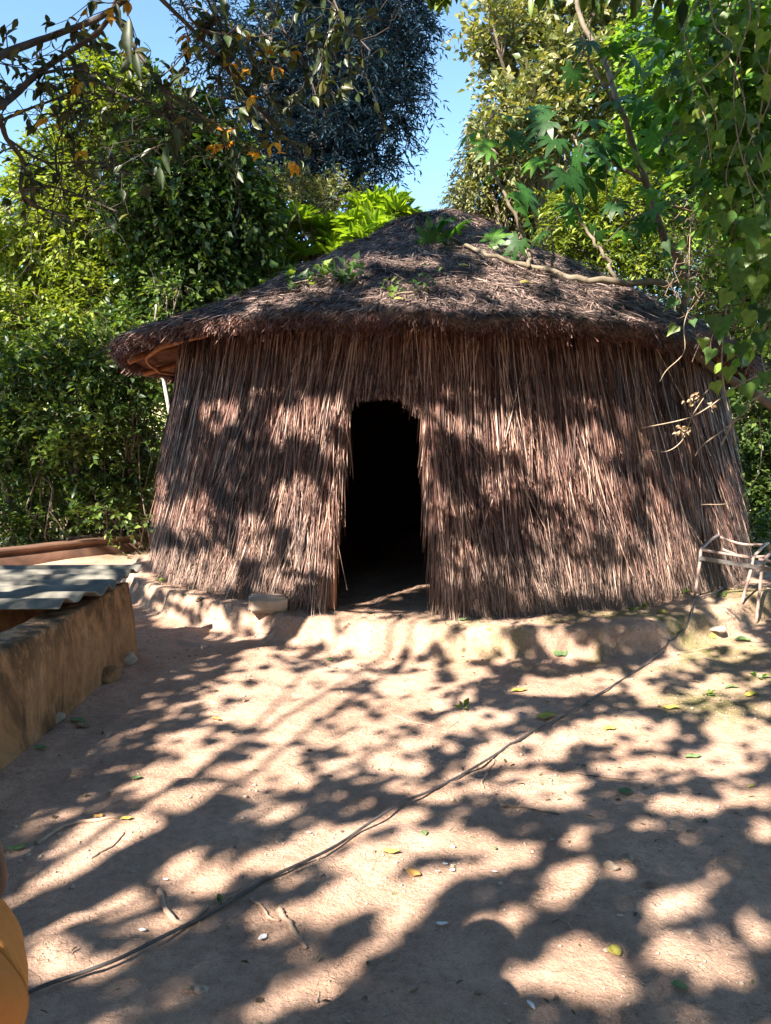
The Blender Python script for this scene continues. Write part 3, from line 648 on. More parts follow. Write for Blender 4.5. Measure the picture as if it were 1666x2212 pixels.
# far wood seen as one mass through the gaps
lf = MB()
for px, py, r, Yd in [(60, 620, 130, 22), (260, 640, 130, 22), (430, 560, 120, 21), (1300, 380, 130, 22), (1480, 420, 130, 22), (1640, 560, 130, 20), (100, 850, 130, 20), (300, 900, 110, 19), (1680, 850, 110, 18), (1660, 1020, 90, 17), (560, 640, 90, 19), (1200, 480, 100, 20), (0, 1030, 110, 19), (180, 1050, 100, 19), (330, 1060, 70, 19)]:
    k = Yd / F; twig_leaves(lf, None, at(px, py, Yd), (r * k, 1.0, r * k), 700, 6, .5, .17, .6, T_LEAF, .3)
tag(lf.build('woodland', G_MID), 'far green wood seen as one mass through the trees', 'woodland', kind='stuff')

# bare stalks and dead twigs in the hedge
st = MB()
for _ in range(120):
    px = RNG.uniform(-20, 335); a = at(px, 1165, RNG.uniform(10.6, 11.5)); a[2] = float(hz(a[0], a[1]))
    e = a + np.array([RNG.normal(0, .35), RNG.normal(0, .2), RNG.uniform(.5, 2.8)]); lp = limb_pts(a, e, .0, 7, .08); st.tube(lp, np.linspace(.012, .004, len(lp)), 5)
tag(st.build('dry_stalks', M_BARK), 'bare dry stalks standing along the foot of the hedge', 'stalks', kind='stuff')
lf = MB()
for px in range(-20, 350, 24):
    c_ = at(px, 1150, 10.35 + (px + 20) / 370 * 1.3); c_[2] = .35; twig_leaves(lf, None, c_, (.35, .3, .32), 40, 6, .3, .08, .5, T_LEAF, .2)
for px in range(1590, 1720, 24):
    c_ = at(px, 1110, 9.6); c_[2] = .3; twig_leaves(lf, None, c_, (.35, .3, .3), 34, 6, .3, .08, .5, T_LEAF, .2)
tag(lf.build('undergrowth', G_DARK), 'low dark undergrowth at the foot of hedge and bushes', 'undergrowth', kind='stuff')

# ================================================================== PALMATE PLANT AT THE RIGHT OF THE ROOF
def roofhit(px, py, lift=.0):
    d = ray(px, py); o = np.array([0, 0, CAMH]); t = 5.0
    while t < 12:
        p = o + d * t; r = math.hypot(p[0] - HX, p[1] - HY); a = math.atan2(p[0] - HX, HY - p[1])
        if r < float(eaveR(a)) and p[2] < float(roof_z(np.array(r), np.array(a))) + lift: return p
        t += .01
    return at(px, py, 7.0)
M_PSTEM = simple_mat('palmate_stem', (.10, .08, .055), (.23, .19, .135), 12, .7, .3, .006)
pb = on_ground(4.05, 6.9, -.05)
pr = empty('palmate_leaved_tree', pb, 'spindly tree with large star-shaped green leaves leaning over the right side of the roof', 'tree')
stems = [[pb, (3.75, 6.85, 1.5), at(1500, 760, 6.7), at(1480, 600, 6.7), at(1430, 500, 6.7), at(1395, 390, 6.8), at(1350, 260, 6.8), at(1310, 150, 6.9), at(1250, 20, 7.0), at(1240, -80, 7)],
         [at(1478, 611, 6.7), at(1400, 612, 6.6), at(1320, 608, 6.5), roofhit(1230, 598, .04), roofhit(1190, 583, .05), roofhit(1110, 565, .06), roofhit(1040, 545, .1), at(1000, 525, 7.3), at(955, 500, 7.3), at(945, 470, 7.3)],
         [roofhit(1142, 575, .06), at(1140, 545, 7.1), at(1115, 470, 7.0), at(1085, 410, 7.0), at(1058, 345, 7.0), at(1052, 280, 7.0), at(1065, 240, 7.0)],
         [at(1330, 608, 6.5), at(1310, 560, 6.5), at(1275, 510, 6.5), at(1240, 440, 6.6), at(1222, 380, 6.6), at(1220, 310, 6.6)],
         [at(1400, 400, 6.8), at(1330, 355, 6.7), at(1260, 325, 6.7), at(1235, 290, 6.7)],
         [at(1430, 500, 6.7), at(1350, 460, 6.6), at(1310, 430, 6.6)],
         [at(1350, 260, 6.8), at(1310, 190, 6.6), at(1270, 130, 6.6), at(1250, 60, 6.5)],
         [at(1395, 390, 6.8), at(1440, 300, 6.5), at(1470, 200, 6.5)],
         [at(1190, 583, 6.8), at(1196, 540, 6.8), at(1190, 500, 6.8)]]
rads = [.05, .036, .022, .020, .022, .016, .018, .02, .014]
mb = MB(); samples = []
for P_, r in zip(stems, rads):
    s_ = spline(P_, 40); s_[2:-2] += RNG.normal(0, .008, (len(s_) - 4, 3)); mb.tube(s_, np.linspace(r * .85, r * .35, len(s_)), 8, wob=.14); samples.append(s_)
mb.build('stems', M_PSTEM, pr, smooth=True)
spots = [(1600, 80, 5.8, 60), (1640, 180, 5.8, 62), (1610, 380, 5.8, 60), (1650, 300, 5.6, 60), (1500, 130, 6, 60), (1620, 20, 5.8, 60), (1560, 20, 6, 55), (1440, 40, 6.4, 55), (1530, 300, 6, 55), (1510, 420, 6.2, 50), (1560, 440, 6, 52), (1500, 60, 6.4, 60), (1560, 130, 6.2, 60), (1540, 220, 6.2, 55), (1580, 300, 6.2, 60), (1540, 380, 6.2, 55), (1120, 560, 7.0, 34), (1450, 420, 6.5, 50), (1475, 480, 6.5, 50), (1440, 540, 6.5, 44), (1030, 285, 7, 62), (1075, 370, 7, 60), (1105, 300, 7, 45), (1185, 262, 6.6, 60), (1275, 262, 6.6, 55), (1165, 345, 6.9, 50), (1225, 375, 6.6, 62), (1190, 405, 6.6, 42), (1125, 415, 7, 52), (1140, 470, 6.9, 60),
         (1275, 380, 6.6, 50), (1300, 310, 6.6, 62), (1380, 350, 6.6, 55), (1400, 410, 6.6, 50), (1180, 500, 6.8, 55), (955, 480, 7.3, 62), (935, 525, 7.3, 50), (985, 500, 7.3, 45), (1370, 130, 6.6, 62), (1430, 110, 6.5, 65), (1480, 170, 6.5, 60),
         (1450, 230, 6.5, 60), (1330, 215, 6.6, 55), (1420, 290, 6.6, 55), (1250, 330, 6.6, 55), (1330, 380, 6.6, 60), (1150, 240, 6.9, 45), (1090, 250, 7, 45), (1240, 440, 6.6, 52), (1060, 320, 7, 42), (1330, 440, 6.6, 48), (1200, 300, 6.6, 48), (1290, 200, 6.7, 45),
         (1500, 260, 6.4, 58), (1390, 220, 6.6, 50), (1120, 520, 7, 38), (1225, 470, 6.6, 40), (1060, 520, 7.2, 42), (1270, 90, 6.8, 50), (1240, 150, 6.8, 48), (1480, 340, 6.4, 52), (1350, 500, 6.6, 46), (1400, 480, 6.6, 44), (1290, 500, 6.6, 40)]
spots += [(float(RNG.uniform(1300, 1650)), float(RNG.uniform(0, 470)), float(RNG.uniform(5.8, 6.5)), float(RNG.uniform(44, 62))) for _ in range(26)]
allp = np.vstack(samples); PALM_M = [leaf_mat('leaf_palmate', [c0, c1], .5, tint=(1.2, 1.4, .3)) for c0, c1 in (((.03, .10, .025), (.04, .12, .025)), ((.045, .15, .03), (.06, .18, .03)), ((.09, .24, .03), (.12, .28, .035)), ((.025, .08, .025), (.035, .11, .03)))]
for px, py, Yd, rp in spots:
    c_ = at(px, py, Yd + RNG.uniform(-.2, .2)); S = rp * Yd / F * RNG.uniform(1.0, 1.35)
    j = allp[int(np.argmin(np.linalg.norm(allp - c_, axis=1)))]
    lp = spline([j, (j + c_) / 2 + np.array([0, 0, .06]), c_], 6); pet = MB(); pet.tube(lp, .0045, 5); lf = MB()
    out = c_ - j; out[2] = -.25 * abs(S); D = nrm(out + RNG.normal(0, .12, 3)); upv = nrm(np.array([RNG.normal(-.1, .4), -1.15 + RNG.normal(0, .4), 1.0]))
    X_ = nrm(np.cross(D, upv)); Z_ = np.cross(X_, D)
    lf.inst(*T_PALM, c_[None], X_[None], D[None], Z_[None], np.array([[S, S, S]])); lo_ = lf.build('leaf', PALM_M[len(pr.children) % 4], pr); pet.build('leaf_stalk', M_PSTEM, lo_)

# ================================================================== NEAR VINE CURTAIN AT THE RIGHT
M_VINE = simple_mat('vine_stem', (.20, .15, .10), (.42, .33, .23), 14, .8, 0)
vb_ = on_ground(2.62, 4.3, 0); vr = empty('climbing_vine', vb_ + np.array([.6, .4, 0]), 'hanging vine with heart-shaped green leaves along the right edge in front of the hut', 'vine')
st = MB(); anch = []
for k in range(16):
    px = RNG.uniform(1470, 1760); Yd = RNG.uniform(4.3, 5.6); y1 = RNG.uniform(250, 700) + (px - 1440) * .9; a = at(px + RNG.uniform(-20, 60), -60, Yd + .3); e = at(px + RNG.normal(0, 30), min(y1, 950), Yd)
    s_ = spline([a] + [a * (1 - t) + e * t + RNG.normal(0, .07, 3) for t in (.2, .4, .6, .8)] + [e], 30); st.tube(s_, np.linspace(.005, .002, len(s_)), 5); anch.append(s_)
for P_, r in (([(1666, 640), (1645, 760), (1655, 830), (1600, 900), (1520, 960), (1502, 985)], .004), ([(1500, 640), (1478, 700), (1478, 760), (1440, 800), (1425, 825)], .003),
              ([(1700, 780), (1600, 830), (1530, 880), (1480, 905), (1385, 925)], .0035), ([(1640, 900), (1645, 980), (1630, 1040), (1580, 1085), (1515, 1090)], .003), ([(1520, 860), (1495, 900), (1475, 950), (1440, 975), (1395, 970)], .003),
              ([(1700, 820), (1620, 870), (1580, 920), (1560, 960)], .006), ([(1570, 660), (1560, 800), (1590, 960)], .004)):
    s_ = spline([at(x, y, 4.7) for x, y in P_], 26); st.tube(s_, r, 5)
# supporting limb the curtain hangs from
sl = spline([vb_ + np.array([.75, .5, 0]), at(1780, 900, 5.2), at(1740, 400, 5.2), at(1700, 60, 5.3), at(1640, -120, 5.3)], 24); st.tube(sl, np.linspace(.05, .03, len(sl)), 8)
st.build('stems', M_VINE, vr, smooth=True)
lf = MB(); pts = np.vstack(anch); n = 420; idx = RNG.integers(0, len(pts), n); P0 = pts[idx] + RNG.normal(0, .10, (n, 3))
pxx, pyy, _ = proj(P0); keep = (pyy < 900) & (pxx > 1405 + np.clip(pyy - 650, 0, 300) * .35); keep &= (RNG.random(n) < np.where(pyy > 650, .75, .95))
P0 = P0[keep]; n = len(P0); D = nrm(np.stack([RNG.normal(-.15, .5, n), RNG.normal(-.3, .35, n), -1 + RNG.normal(0, .35, n)], -1)); X_, Y_, Z_ = frames(D, np.array([-.3, -1., .5]), .45)
S = RNG.uniform(.045, .105, n); lf.inst(*T_HEART, P0, X_, Y_, Z_, np.stack([S * .8, S, S], -1)); 
hero = [(1560, 715, 62), (1605, 610, 66), (1655, 555, 80), (1635, 620, 50), (1575, 650, 45), (1545, 700, 40), (1620, 690, 40), (1600, 760, 40), (1540, 770, 36), (1640, 740, 44), (1575, 810, 38), (1610, 850, 40), (1545, 840, 32), (1655, 690, 44), (1590, 560, 50), (1625, 500, 60), (1570, 480, 46), (1655, 820, 36), (1520, 745, 30), (1600, 890, 30)]
Ph = np.array([at(x, y - s * .5, 4.5 + RNG.uniform(-.2, .2)) for x, y, s in hero]); n = len(hero); D = nrm(np.stack([RNG.normal(-.1, .25, n), RNG.normal(-.1, .2, n), -np.ones(n)], -1)); X_, Y_, Z_ = frames(D, np.array([-.4, -1., .35]), .22)
S = np.array([s for *_, s in hero]) * 4.5 / F * .95; lf.inst(*T_HEART, Ph, X_, Y_, Z_, np.stack([S * .85, S, S], -1))
bl_ = MB()
# broad leaves deeper inside the curtain
for px, py, r in [(1560, 40, 70), (1640, 100, 80), (1580, 160, 70), (1660, 260, 80), (1590, 300, 60), (1650, 400, 70), (1540, 380, 40), (1600, 470, 50), (1670, 540, 60), (1560, 260, 50), (1520, 120, 45), (1670, 30, 60), (1610, 580, 40), (1680, 640, 50)]:
    twig_leaves(bl_, None, at(px, py, 5.4), (r * 5.4 / F, .3, r * 5.4 / F), int(30 * (r / 60) ** 2), 6, .34, .105, .6, T_LEAF6, .5, .2, roll=.8, up=(-.3, -.4, .9))
lf.build('leaves', G_VINE, vr); bl_.build('broad_leaves', G_FRESH, vr)
dl = MB()
for px, py in ((1492, 868), (1500, 855), (1475, 925), (1468, 935), (1538, 875), (1485, 930)):
    n = 7; D = rand_dir(n, -.6); X_, Y_, Z_ = frames(D, np.array([0, -1., .3]), .8); dl.inst(*T_LEAF6, np.repeat(at(px, py, 4.7)[None], n, 0) + RNG.normal(0, .012, (n, 3)), X_, Y_, Z_, np.full((n, 3), .030) * (.5, 1, 2.5))
dl.build('withered_leaves', G_DRY, vr)
# dead twig tangle hanging inside the curtain
tb = MB()
for _ in range(240):
    a = at(RNG.uniform(1440, 1690), RNG.uniform(420, 820), RNG.uniform(5.2, 6.0)); px_, py_, _z = proj(a)
    if py_ > 640 and px_ < 1530 + (py_ - 640) * .3: continue
    e = a + rand_dir(1, -.3)[0] * RNG.uniform(.12, .4); lp = limb_pts(a, e, .0, 5, .12); tb.tube(lp, np.linspace(.004, .002, len(lp)), 4, cap=False)
tb.build('dead_twigs', M_TWIG, vr)

# ================================================================== NEAR BRANCHES AT THE TOP LEFT + OVERHEAD CANOPY
def lit_mask():
    E = [  # ground
     (850,1362,130,44,0),(820,1305,95,20,0),(720,1385,80,22,0),(950,1372,60,24,0),(850,1320,80,16,0),(450,1600,110,32,-12),(350,1685,95,30,-12),(520,1505,100,22,-8),(600,1425,90,12,0),(700,1545,150,24,-8),(860,1610,110,18,0),(600,1680,110,20,-8),(930,1450,110,16,0),(620,1452,120,16,-8),(770,1440,90,18,-5),(520,1482,80,14,-8),(700,1500,130,20,-8),(900,1500,110,22,-5),(560,1540,120,20,-10),
     (445,1592,70,15,-12),(640,1590,120,18,-8),(800,1570,100,20,-8),(1000,1555,100,18,-5),(400,1650,80,18,-12),(560,1655,100,15,-8),(720,1650,80,14,-8),(850,1640,60,15,0),(975,1685,90,24,-10),(1100,1615,80,20,-10),
     (1200,1600,110,26,-5),(1340,1580,120,28,0),(1500,1500,110,24,0),(1610,1570,80,45,0),(1300,1470,80,14,0),(1180,1480,70,12,0),(1390,1655,110,20,0),(1550,1640,90,22,0),(1150,1685,110,20,0),(1190,1722,60,10,0),
     (430,1722,110,16,-8),(570,1745,70,10,0),(300,1700,40,8,0),(240,1800,100,38,-15),(150,1850,90,45,-20),(330,1850,100,26,-5),(70,1960,55,75,0),(200,1950,110,32,-10),(420,1890,80,28,-10),(600,1850,100,26,-10),(700,1795,90,18,-10),(850,1760,80,14,-8),
     (100,2060,55,50,-20),(210,2080,60,22,-20),(360,1985,60,14,-20),(560,1970,50,12,-10),(800,1845,110,30,-10),(960,1810,110,26,0),(1085,1835,75,24,10),(760,1930,100,36,-15),(900,1900,100,22,-10),(660,1965,50,16,0),(860,1965,70,22,-20),(1020,1872,60,14,0),
     (690,2115,75,22,-38),(760,2050,100,12,-30),(1000,2050,190,17,-34),(985,2135,85,15,-34),(560,2170,70,18,-30),(300,2180,80,12,-25),
     (1237,1885,48,26,10),(1205,1925,42,26,-28),(1333,1882,26,12,0),(1458,1950,52,22,-28),(1523,1910,20,8,-20),(1453,2042,42,34,0),(1558,2098,58,20,10),(1520,2055,40,8,-20),(1233,2080,88,48,-10),(1313,2120,46,54,0),(1118,2108,48,20,10),(1478,1735,74,12,0),(1650,1792,30,16,0),(1238,1808,32,18,-20),(1653,2025,20,12,0),(1385,1775,30,8,0),(1620,1710,50,12,0),(1615,1980,16,22,20),
     (1100,1388,70,12,-5),(1200,1372,50,9,-5),(1310,1358,40,8,0),(1570,1220,100,70,0),(1600,1320,80,30,0),(1470,1290,60,14,0),(1040,1412,60,14,0),(1550,1400,90,14,-5),(1600,1465,60,12,0),(1440,1440,60,11,-5),(1230,1415,50,8,0),(1610,1350,50,8,-10),(1560,1290,50,14,0),
     (340,1268,45,6,-5),(400,1300,55,7,-5),(375,1345,34,9,20),(465,1328,40,6,0),(560,1382,40,12,-10),(280,1215,80,6,-3),(470,1362,40,7,-10),(430,1258,30,6,-5),
     # wall
     (690,920,55,40,0),(485,900,38,35,0),(612,930,18,40,0),(735,950,25,70,0),(655,1100,45,60,-15),(560,1180,34,55,-15),(690,1200,40,60,0),(340,1085,28,60,0),(430,1130,45,40,-20),(735,1100,20,50,0),(470,1240,50,40,0),(620,1270,60,30,0),(380,1240,30,40,0),
     (990,925,80,22,8),(1100,955,70,34,20),(1180,990,60,45,30),(1280,980,55,38,0),(1250,1060,110,45,15),(1100,1080,50,34,0),(1380,1120,80,50,20),(1250,1170,110,42,10),(1440,1200,60,70,0),(1150,1255,140,30,0),(950,1110,40,50,0),(1000,1225,60,40,0),(1330,1270,100,30,0),(920,980,22,80,0),
     # roof
     (1250,600,200,22,5),(1100,556,120,10,5),(1300,680,150,14,5),(900,640,120,16,0),(750,600,100,14,-15),(1000,662,100,12,0),(1400,690,80,14,20),(500,705,50,8,-15),(850,572,100,8,0),(600,650,60,8,-18),(1180,640,140,10,5),(1010,470,60,16,20),(1060,610,120,9,0),
     # sheet of the tank
     (30,1252,26,7,0),(100,1262,24,7,0),(95,1238,20,4,0),(160,1244,22,5,0),(215,1240,24,5,0),(180,1262,20,6,0),(70,1285,30,8,0),(135,1285,24,8,0),(20,1290,20,9,0),(230,1255,20,6,0),(15,1270,18,5,0)]
    a = np.array(E, float); return a
EL = lit_mask(); _an = np.radians(EL[:, 4]); _ca, _sa = np.cos(_an), np.sin(_an)
def is_lit(px, py, g_=1.0):
    dx = px[:, None] - EL[None, :, 0]; dy = py[:, None] - EL[None, :, 1]
    gr_ = ((EL[:, 1] > 1330) & (EL[:, 1] < 1760)) * 1.0
    u = (dx * _ca + dy * _sa) / (EL[:, 2] * g_ + 9 + 8 * gr_); v = (-dx * _sa + dy * _ca) / (EL[:, 3] * g_ + 7.5 + 4.5 * gr_)
    L_ = (u * u + v * v < 1).any(1)
    return L_ & ~((py > 1395) & (py < 1930) & (px < 492 - .9 * (py - 1400)))        # canopy leaves also fill the tank's shade
LX = nrm(np.cross(LD, np.array([0, 0, 1.]))); LU = np.cross(LX, LD)
def first_hit(P):
    """follow the sunlight from points P: roof cone, hut wall, tank sheet or ground"""
    n = len(P); hit = np.full((n, 3), np.nan); done = np.zeros(n, bool); ts = np.arange(0, 26, .06)
    Q = P.copy()
    for t in ts:
        Q = P + LD * t; r = np.hypot(Q[:, 0] - HX, Q[:, 1] - HY); th = np.arctan2(Q[:, 0] - HX, HY - Q[:, 1])
        rf = (r < eaveR(th)) & (Q[:, 2] < 2.56 + (4.13 - 2.56) * (1 - r / eaveR(th))) & (Q[:, 2] > 2.3)
        wl_ = (r < wallR(Q[:, 2]) + .05) & (Q[:, 2] < 2.4)
        sh = (Q[:, 0] < -1.83) & (Q[:, 0] > -3.6) & (Q[:, 1] > 4.3) & (Q[:, 1] < 5.7) & (Q[:, 2] < .62)
        gr = Q[:, 2] < .03
        h = (rf | wl_ | sh | gr) & ~done; hit[h] = Q[h]; done |= h
    return hit, done
canopy_pts = []
n = 190000; U = RNG.uniform(-5.6, 5.4, n); Vv = RNG.uniform(-1.4, 10.0, n)
base0 = np.array([HX, HY, 0]) - LD * 12
# plane perpendicular to the light, centred so that it covers yard and hut
O = np.array([.6, 4.0, 0.]) - LD * 14
Pp = O + LX * U[:, None] + LU * (Vv - 4.2)[:, None]
hit, done = first_hit(Pp)
ok = done & (hit[:, 1] > -.5) & (hit[:, 1] < 11) & (hit[:, 0] > -4.4) & (hit[:, 0] < 5.2)
Pp, hit = Pp[ok], hit[ok]
px, py, dz = proj(hit); lit = is_lit(px, py)
vis = (dz > .3) & (px > -150) & (px < 1816) & (py < 2300) & (py > 380)
rnd = RNG.random(len(px)); patch = fbm(hit[:, 0] * 2.5 + hit[:, 2], hit[:, 1] * 2.5, 123, 3)
keep = np.where(vis, ~lit, patch > -.08)
noisy = fbm(px / 26., py / 13., 321, 3) > .33                                # small flecks of sun inside the shade
keep &= ~(vis & noisy & (rnd < .85) & (py < 1750))
keep |= (vis & lit & (fbm(px / 30., py / 14., 222, 3) > .31) & (py < 1720))   # and leaf shadows inside the light
hit = hit[keep]; n = len(hit)
sdist = RNG.uniform(6.2, 8.6, n) + .8 * vn(hit[:, 0], hit[:, 1], 9)
CP = hit - LD * sdist[:, None]
# unseen shade tree behind the camera; leaves set where the mask wants shade
shade_tr = empty('shade_tree', on_ground(-5.2, -3.6, -.1), 'unseen broad shade tree behind the camera, its leaves placed to dapple the yard', 'tree')
b0 = on_ground(-5.2, -3.6, -.1); top = np.array([-4.0, -1.4, 5.0])
tp = spline([b0, b0 + [.2, .3, 1.6], b0 + [.6, 1.1, 3.4], top], 16); mb = MB(); mb.tube(tp, np.linspace(.24, .10, len(tp)), 12, wob=.08); mb.build('trunk', M_BARK, shade_tr, smooth=True)
mb = MB(); 
for k in RNG.choice(len(CP), 8, replace=False):
    lp = limb_pts(tp[RNG.integers(9, len(tp))], CP[k], .08, 12, .04); mb.tube(lp, np.linspace(.022, .006, len(lp)), 6)
mb.build('limbs', M_BARK, shade_tr, smooth=True)
lf = MB(); Dd = rand_dir(n, 0); Dd = nrm(Dd - (Dd @ LD)[:, None] * LD * .85); X_ = nrm(np.cross(Dd, -LD + RNG.normal(0, .25, (n, 3)))); Z_ = nrm(np.cross(X_, Dd))
S = RNG.uniform(.055, .092, n); lf.inst(*T_LEAF, CP - Dd * (S * .5)[:, None], X_, Dd, Z_, np.stack([S * .95, S, S], -1)); lf.build('crown', G_CANOPY, shade_tr)

# unseen leaf discs added to darken the feathery tree, hedge and near branches
def shade_leaves(lf, c_, rad, dist, n_, size):
    a = RNG.random(n_) * 6.283; r = rad * np.sqrt(RNG.random(n_)); P = np.asarray(c_) - LD * dist + LX * (r * np.cos(a))[:, None] + LU * (r * np.sin(a))[:, None] + LD * RNG.uniform(-1.2, 1.2, n_)[:, None]
    D = rand_dir(n_, 0); X_ = nrm(np.cross(D, -LD + RNG.normal(0, .4, (n_, 3)))); Z_ = nrm(np.cross(X_, D)); S = RNG.uniform(.7, 1.2, n_) * size; lf.inst(*T_LEAF, P, X_, D, Z_, np.stack([S * .7, S, S], -1))
ft = empty('added_shade_tree', on_ground(-10.5, 6.5, -.1), 'unseen tall tree added left of the view to shade the feathery tree and hedge', 'tree'); b0 = on_ground(-10.5, 6.5, -.1)
mb = MB(); mb.tube(spline([b0, b0 + [.3, .2, 6], b0 + [2, .6, 11], b0 + [4, 1, 14]], 20), np.linspace(.4, .12, 19), 12, wob=.06); mb.build('trunk', M_BARK, ft, smooth=True)
lf = MB(); c1 = at(730, 170, 14.5); shade_leaves(lf, c1, 2.9, 8.5, 3000, .20); c2 = at(430, 500, 11.4); shade_leaves(lf, c2, 1.3, 9.5, 1400, .16); c3 = at(600, 430, 12.5); shade_leaves(lf, c3, .8, 9.5, 500, .16); shade_leaves(lf, at(120, 960, 10.8), 1.35, 8.0, 520, .20); shade_leaves(lf, at(300, 1000, 10.9), .8, 8.0, 260, .18); shade_leaves(lf, at(60, 1120, 10.9), 1.0, 8.0, 420, .18); lf.build('crown', G_CANOPY, ft)
lf = MB(); shade_leaves(lf, at(120, 100, 3.6), .55, 5.2, 420, .09); lf.build('added_shade_leaves', G_CANOPY, shade_tr)  # loose leaves added out of view to darken the near branches
# unseen leaf masses added behind and above the camera to cut skylight
lf = MB()
for c_, rr, n_ in (((4.8, .0, 6.4), (2.6, 3.0, 1.6), 260), ((1.5, -6.5, 2.6), (4.0, 1.2, 2.6), 260), ((-6, -7.5, 2.6), (3.5, 1.2, 2.6), 200), ((7.5, -3.5, 3.0), (1.5, 3.5, 3.0), 240), ((7.0, 2.6, 4.0), (1.3, 1.5, 3.4), 200), ((-8.5, .5, 3.0), (1.2, 4.5, 2.6), 240), ((3.2, -3.5, 7.4), (2.6, 2.6, 1.2), 200)):
    twig_leaves(lf, None, c_, rr, n_ * 3, 6, .9, .34, .7, T_LEAF, .3)
tag(lf.build('added_wood_behind', G_CANOPY), 'unseen leaf masses added behind the camera to cut the skylight', 'woodland', kind='stuff')

# near tree whose sparse branches enter the frame at the top left
nb0 = on_ground(-3.9, 3.3, -.1); nt_ = empty('overhanging_tree', nb0, 'near tree with crooked dark branches and scattered orange leaves across the top left', 'tree')
YN = 3.6
tp = spline([nb0, nb0 + [-.1, .1, 1.2], at(-420, 500, 3.5), at(-330, 250, YN)], 16); mb = MB(); mb.tube(tp, np.linspace(.16, .09, len(tp)), 10, wob=.06); mb.build('trunk', M_BARK, nt_, smooth=True)
mb = MB(); tw = MB(); lf = MB(); lo = MB()
main = [([(560, -40), (610, 60), (660, 140), (690, 230)], .006), ([(700, -60), (740, 40), (800, 110)], .005), ([(-330, 300), (-60, 170), (0, 120), (120, 75), (230, 30), (330, -60)], .022), ([(-330, 420), (-40, 250), (20, 215), (80, 160), (130, 125), (220, 60), (260, -20)], .020),
        ([(-60, 170), (0, 262), (15, 300), (50, 350), (45, 410), (80, 445), (150, 470)], .014), ([(45, 410), (120, 405), (190, 430), (260, 460)], .006),
        ([(250, 40), (310, 130), (350, 190), (380, 250), (410, 290)], .010), ([(350, 190), (420, 240), (500, 290), (560, 330)], .007), ([(320, -30), (450, 100), (520, 190), (600, 280), (650, 330)], .010),
        ([(80, 160), (170, 150), (250, 200), (330, 230), (400, 300)], .008), ([(0, 262), (90, 225), (180, 200), (260, 220)], .007), ([(440, -20), (480, 80), (470, 180)], .006), ([(380, -20), (430, 60), (520, 90), (600, 140)], .006), ([(130, 125), (150, 230), (120, 330), (130, 400)], .005), ([(15, 300), (100, 350), (200, 350), (290, 380)], .007)]
ends = []
for P_, r in main:
    s_ = spline([at(x, y, YN + .25 * math.sin(x * .013)) for x, y in P_], 30); mb.tube(s_, np.linspace(r, r * .45, len(s_)), 7, wob=.08); ends.append(s_[8:])
ep = np.vstack(ends); n = 260; I = RNG.integers(0, len(ep), n)
for i in I:
    a = ep[i]; d = rand_dir(1, -.1)[0]; d[1] *= .6; L = RNG.uniform(.12, .5); lp = limb_pts(a, a + d * L, .0, 6, .10); tw.tube(lp, np.linspace(.003, .0012, len(lp)), 4, cap=False)
    ppx, ppy, _ = proj(lp[-1][None])
    if ppx[0] > 830 or (120 < ppx[0] < 480 and ppy[0] > 130 and RNG.random() < .5) or ppy[0] > 500 or (ppy[0] > 330 and RNG.random() < .5): continue
    m_ = RNG.integers(5, 11); tt = RNG.integers(1, len(lp), m_); P0 = lp[tt]; D = nrm(d[None] * .6 + RNG.normal(0, .5, (m_, 3)) - [0, 0, .5]); X_, Y_, Z_ = frames(D, np.array([0, -.4, 1.]), .6); S = RNG.uniform(.035, .075, m_)
    (lo if RNG.random() < .09 else lf).inst(*T_LEAF6, P0, X_, Y_, Z_, np.stack([S * .48, S, S], -1))
for (px, py, s_) in [(280, 60, .15), (290, 130, .11), (250, 25, .08), (360, 330, .11), (380, 290, .09), (480, 10, .1), (345, 380, .09)]:   # a few big near leaves
    P0 = at(px, py - 20, 3.0)[None]; D = nrm(np.array([[RNG.normal(.15, .15), 0, -1.]])); X_, Y_, Z_ = frames(D, np.array([0, -1., .3]), .5); lf.inst(*T_LEAF6, P0, X_, Y_, Z_, np.array([[s_ * .33, s_, s_]]))
mb.build('branches', M_DBARK, nt_, smooth=True); tw.build('twigs', M_DTWIG, nt_); lf.build('leaves', G_BRANCH, nt_); lo.build('autumn_leaves', G_ORANGE, nt_, label='orange and yellow leaves scattered on the branches')
# branch hanging in along the top edge, right of the centre
tb0 = on_ground(4.4, 2.2, -.1); t2 = empty('fringe_tree', tb0, 'near tree at the right whose branch tips hang along the top edge of the photo', 'tree')
tp = spline([tb0, (4.3, 2.3, 2.0), (3.7, 2.8, 4.3)], 12); mb = MB(); mb.tube(tp, np.linspace(.13, .06, len(tp)), 9, wob=.06); mb.build('trunk', M_BARK, t2, smooth=True)
mb = MB(); lf = MB(); s_ = spline([(3.7, 2.8, 4.3), at(1560, -90, 3.6), at(1350, -80, 3.7), at(1120, -80, 3.7), at(940, -80, 3.7)], 40); mb.tube(s_, np.linspace(.03, .006, len(s_)), 7); mb.build('branch', M_BARK, t2, smooth=True)
for px in list(RNG.uniform(920, 1000, 12)) + list(RNG.uniform(1150, 1480, 30)):
    c_ = at(px, -62, 3.7) + RNG.normal(0, .03, 3); m_ = 3; P0 = np.repeat(c_[None], m_, 0) + RNG.normal(0, .03, (m_, 3)); D = nrm(np.stack([RNG.normal(0, .35, m_), RNG.normal(0, .3, m_), -np.ones(m_)], -1)); X_, Y_, Z_ = frames(D, np.array([0, -1., .3]), .6); S = RNG.uniform(.08, .155, m_)
    lf.inst(*T_LEAF6, P0, X_, Y_, Z_, np.stack([S * .42, S, S], -1))
lf.build('leaves', G_DARK, t2)

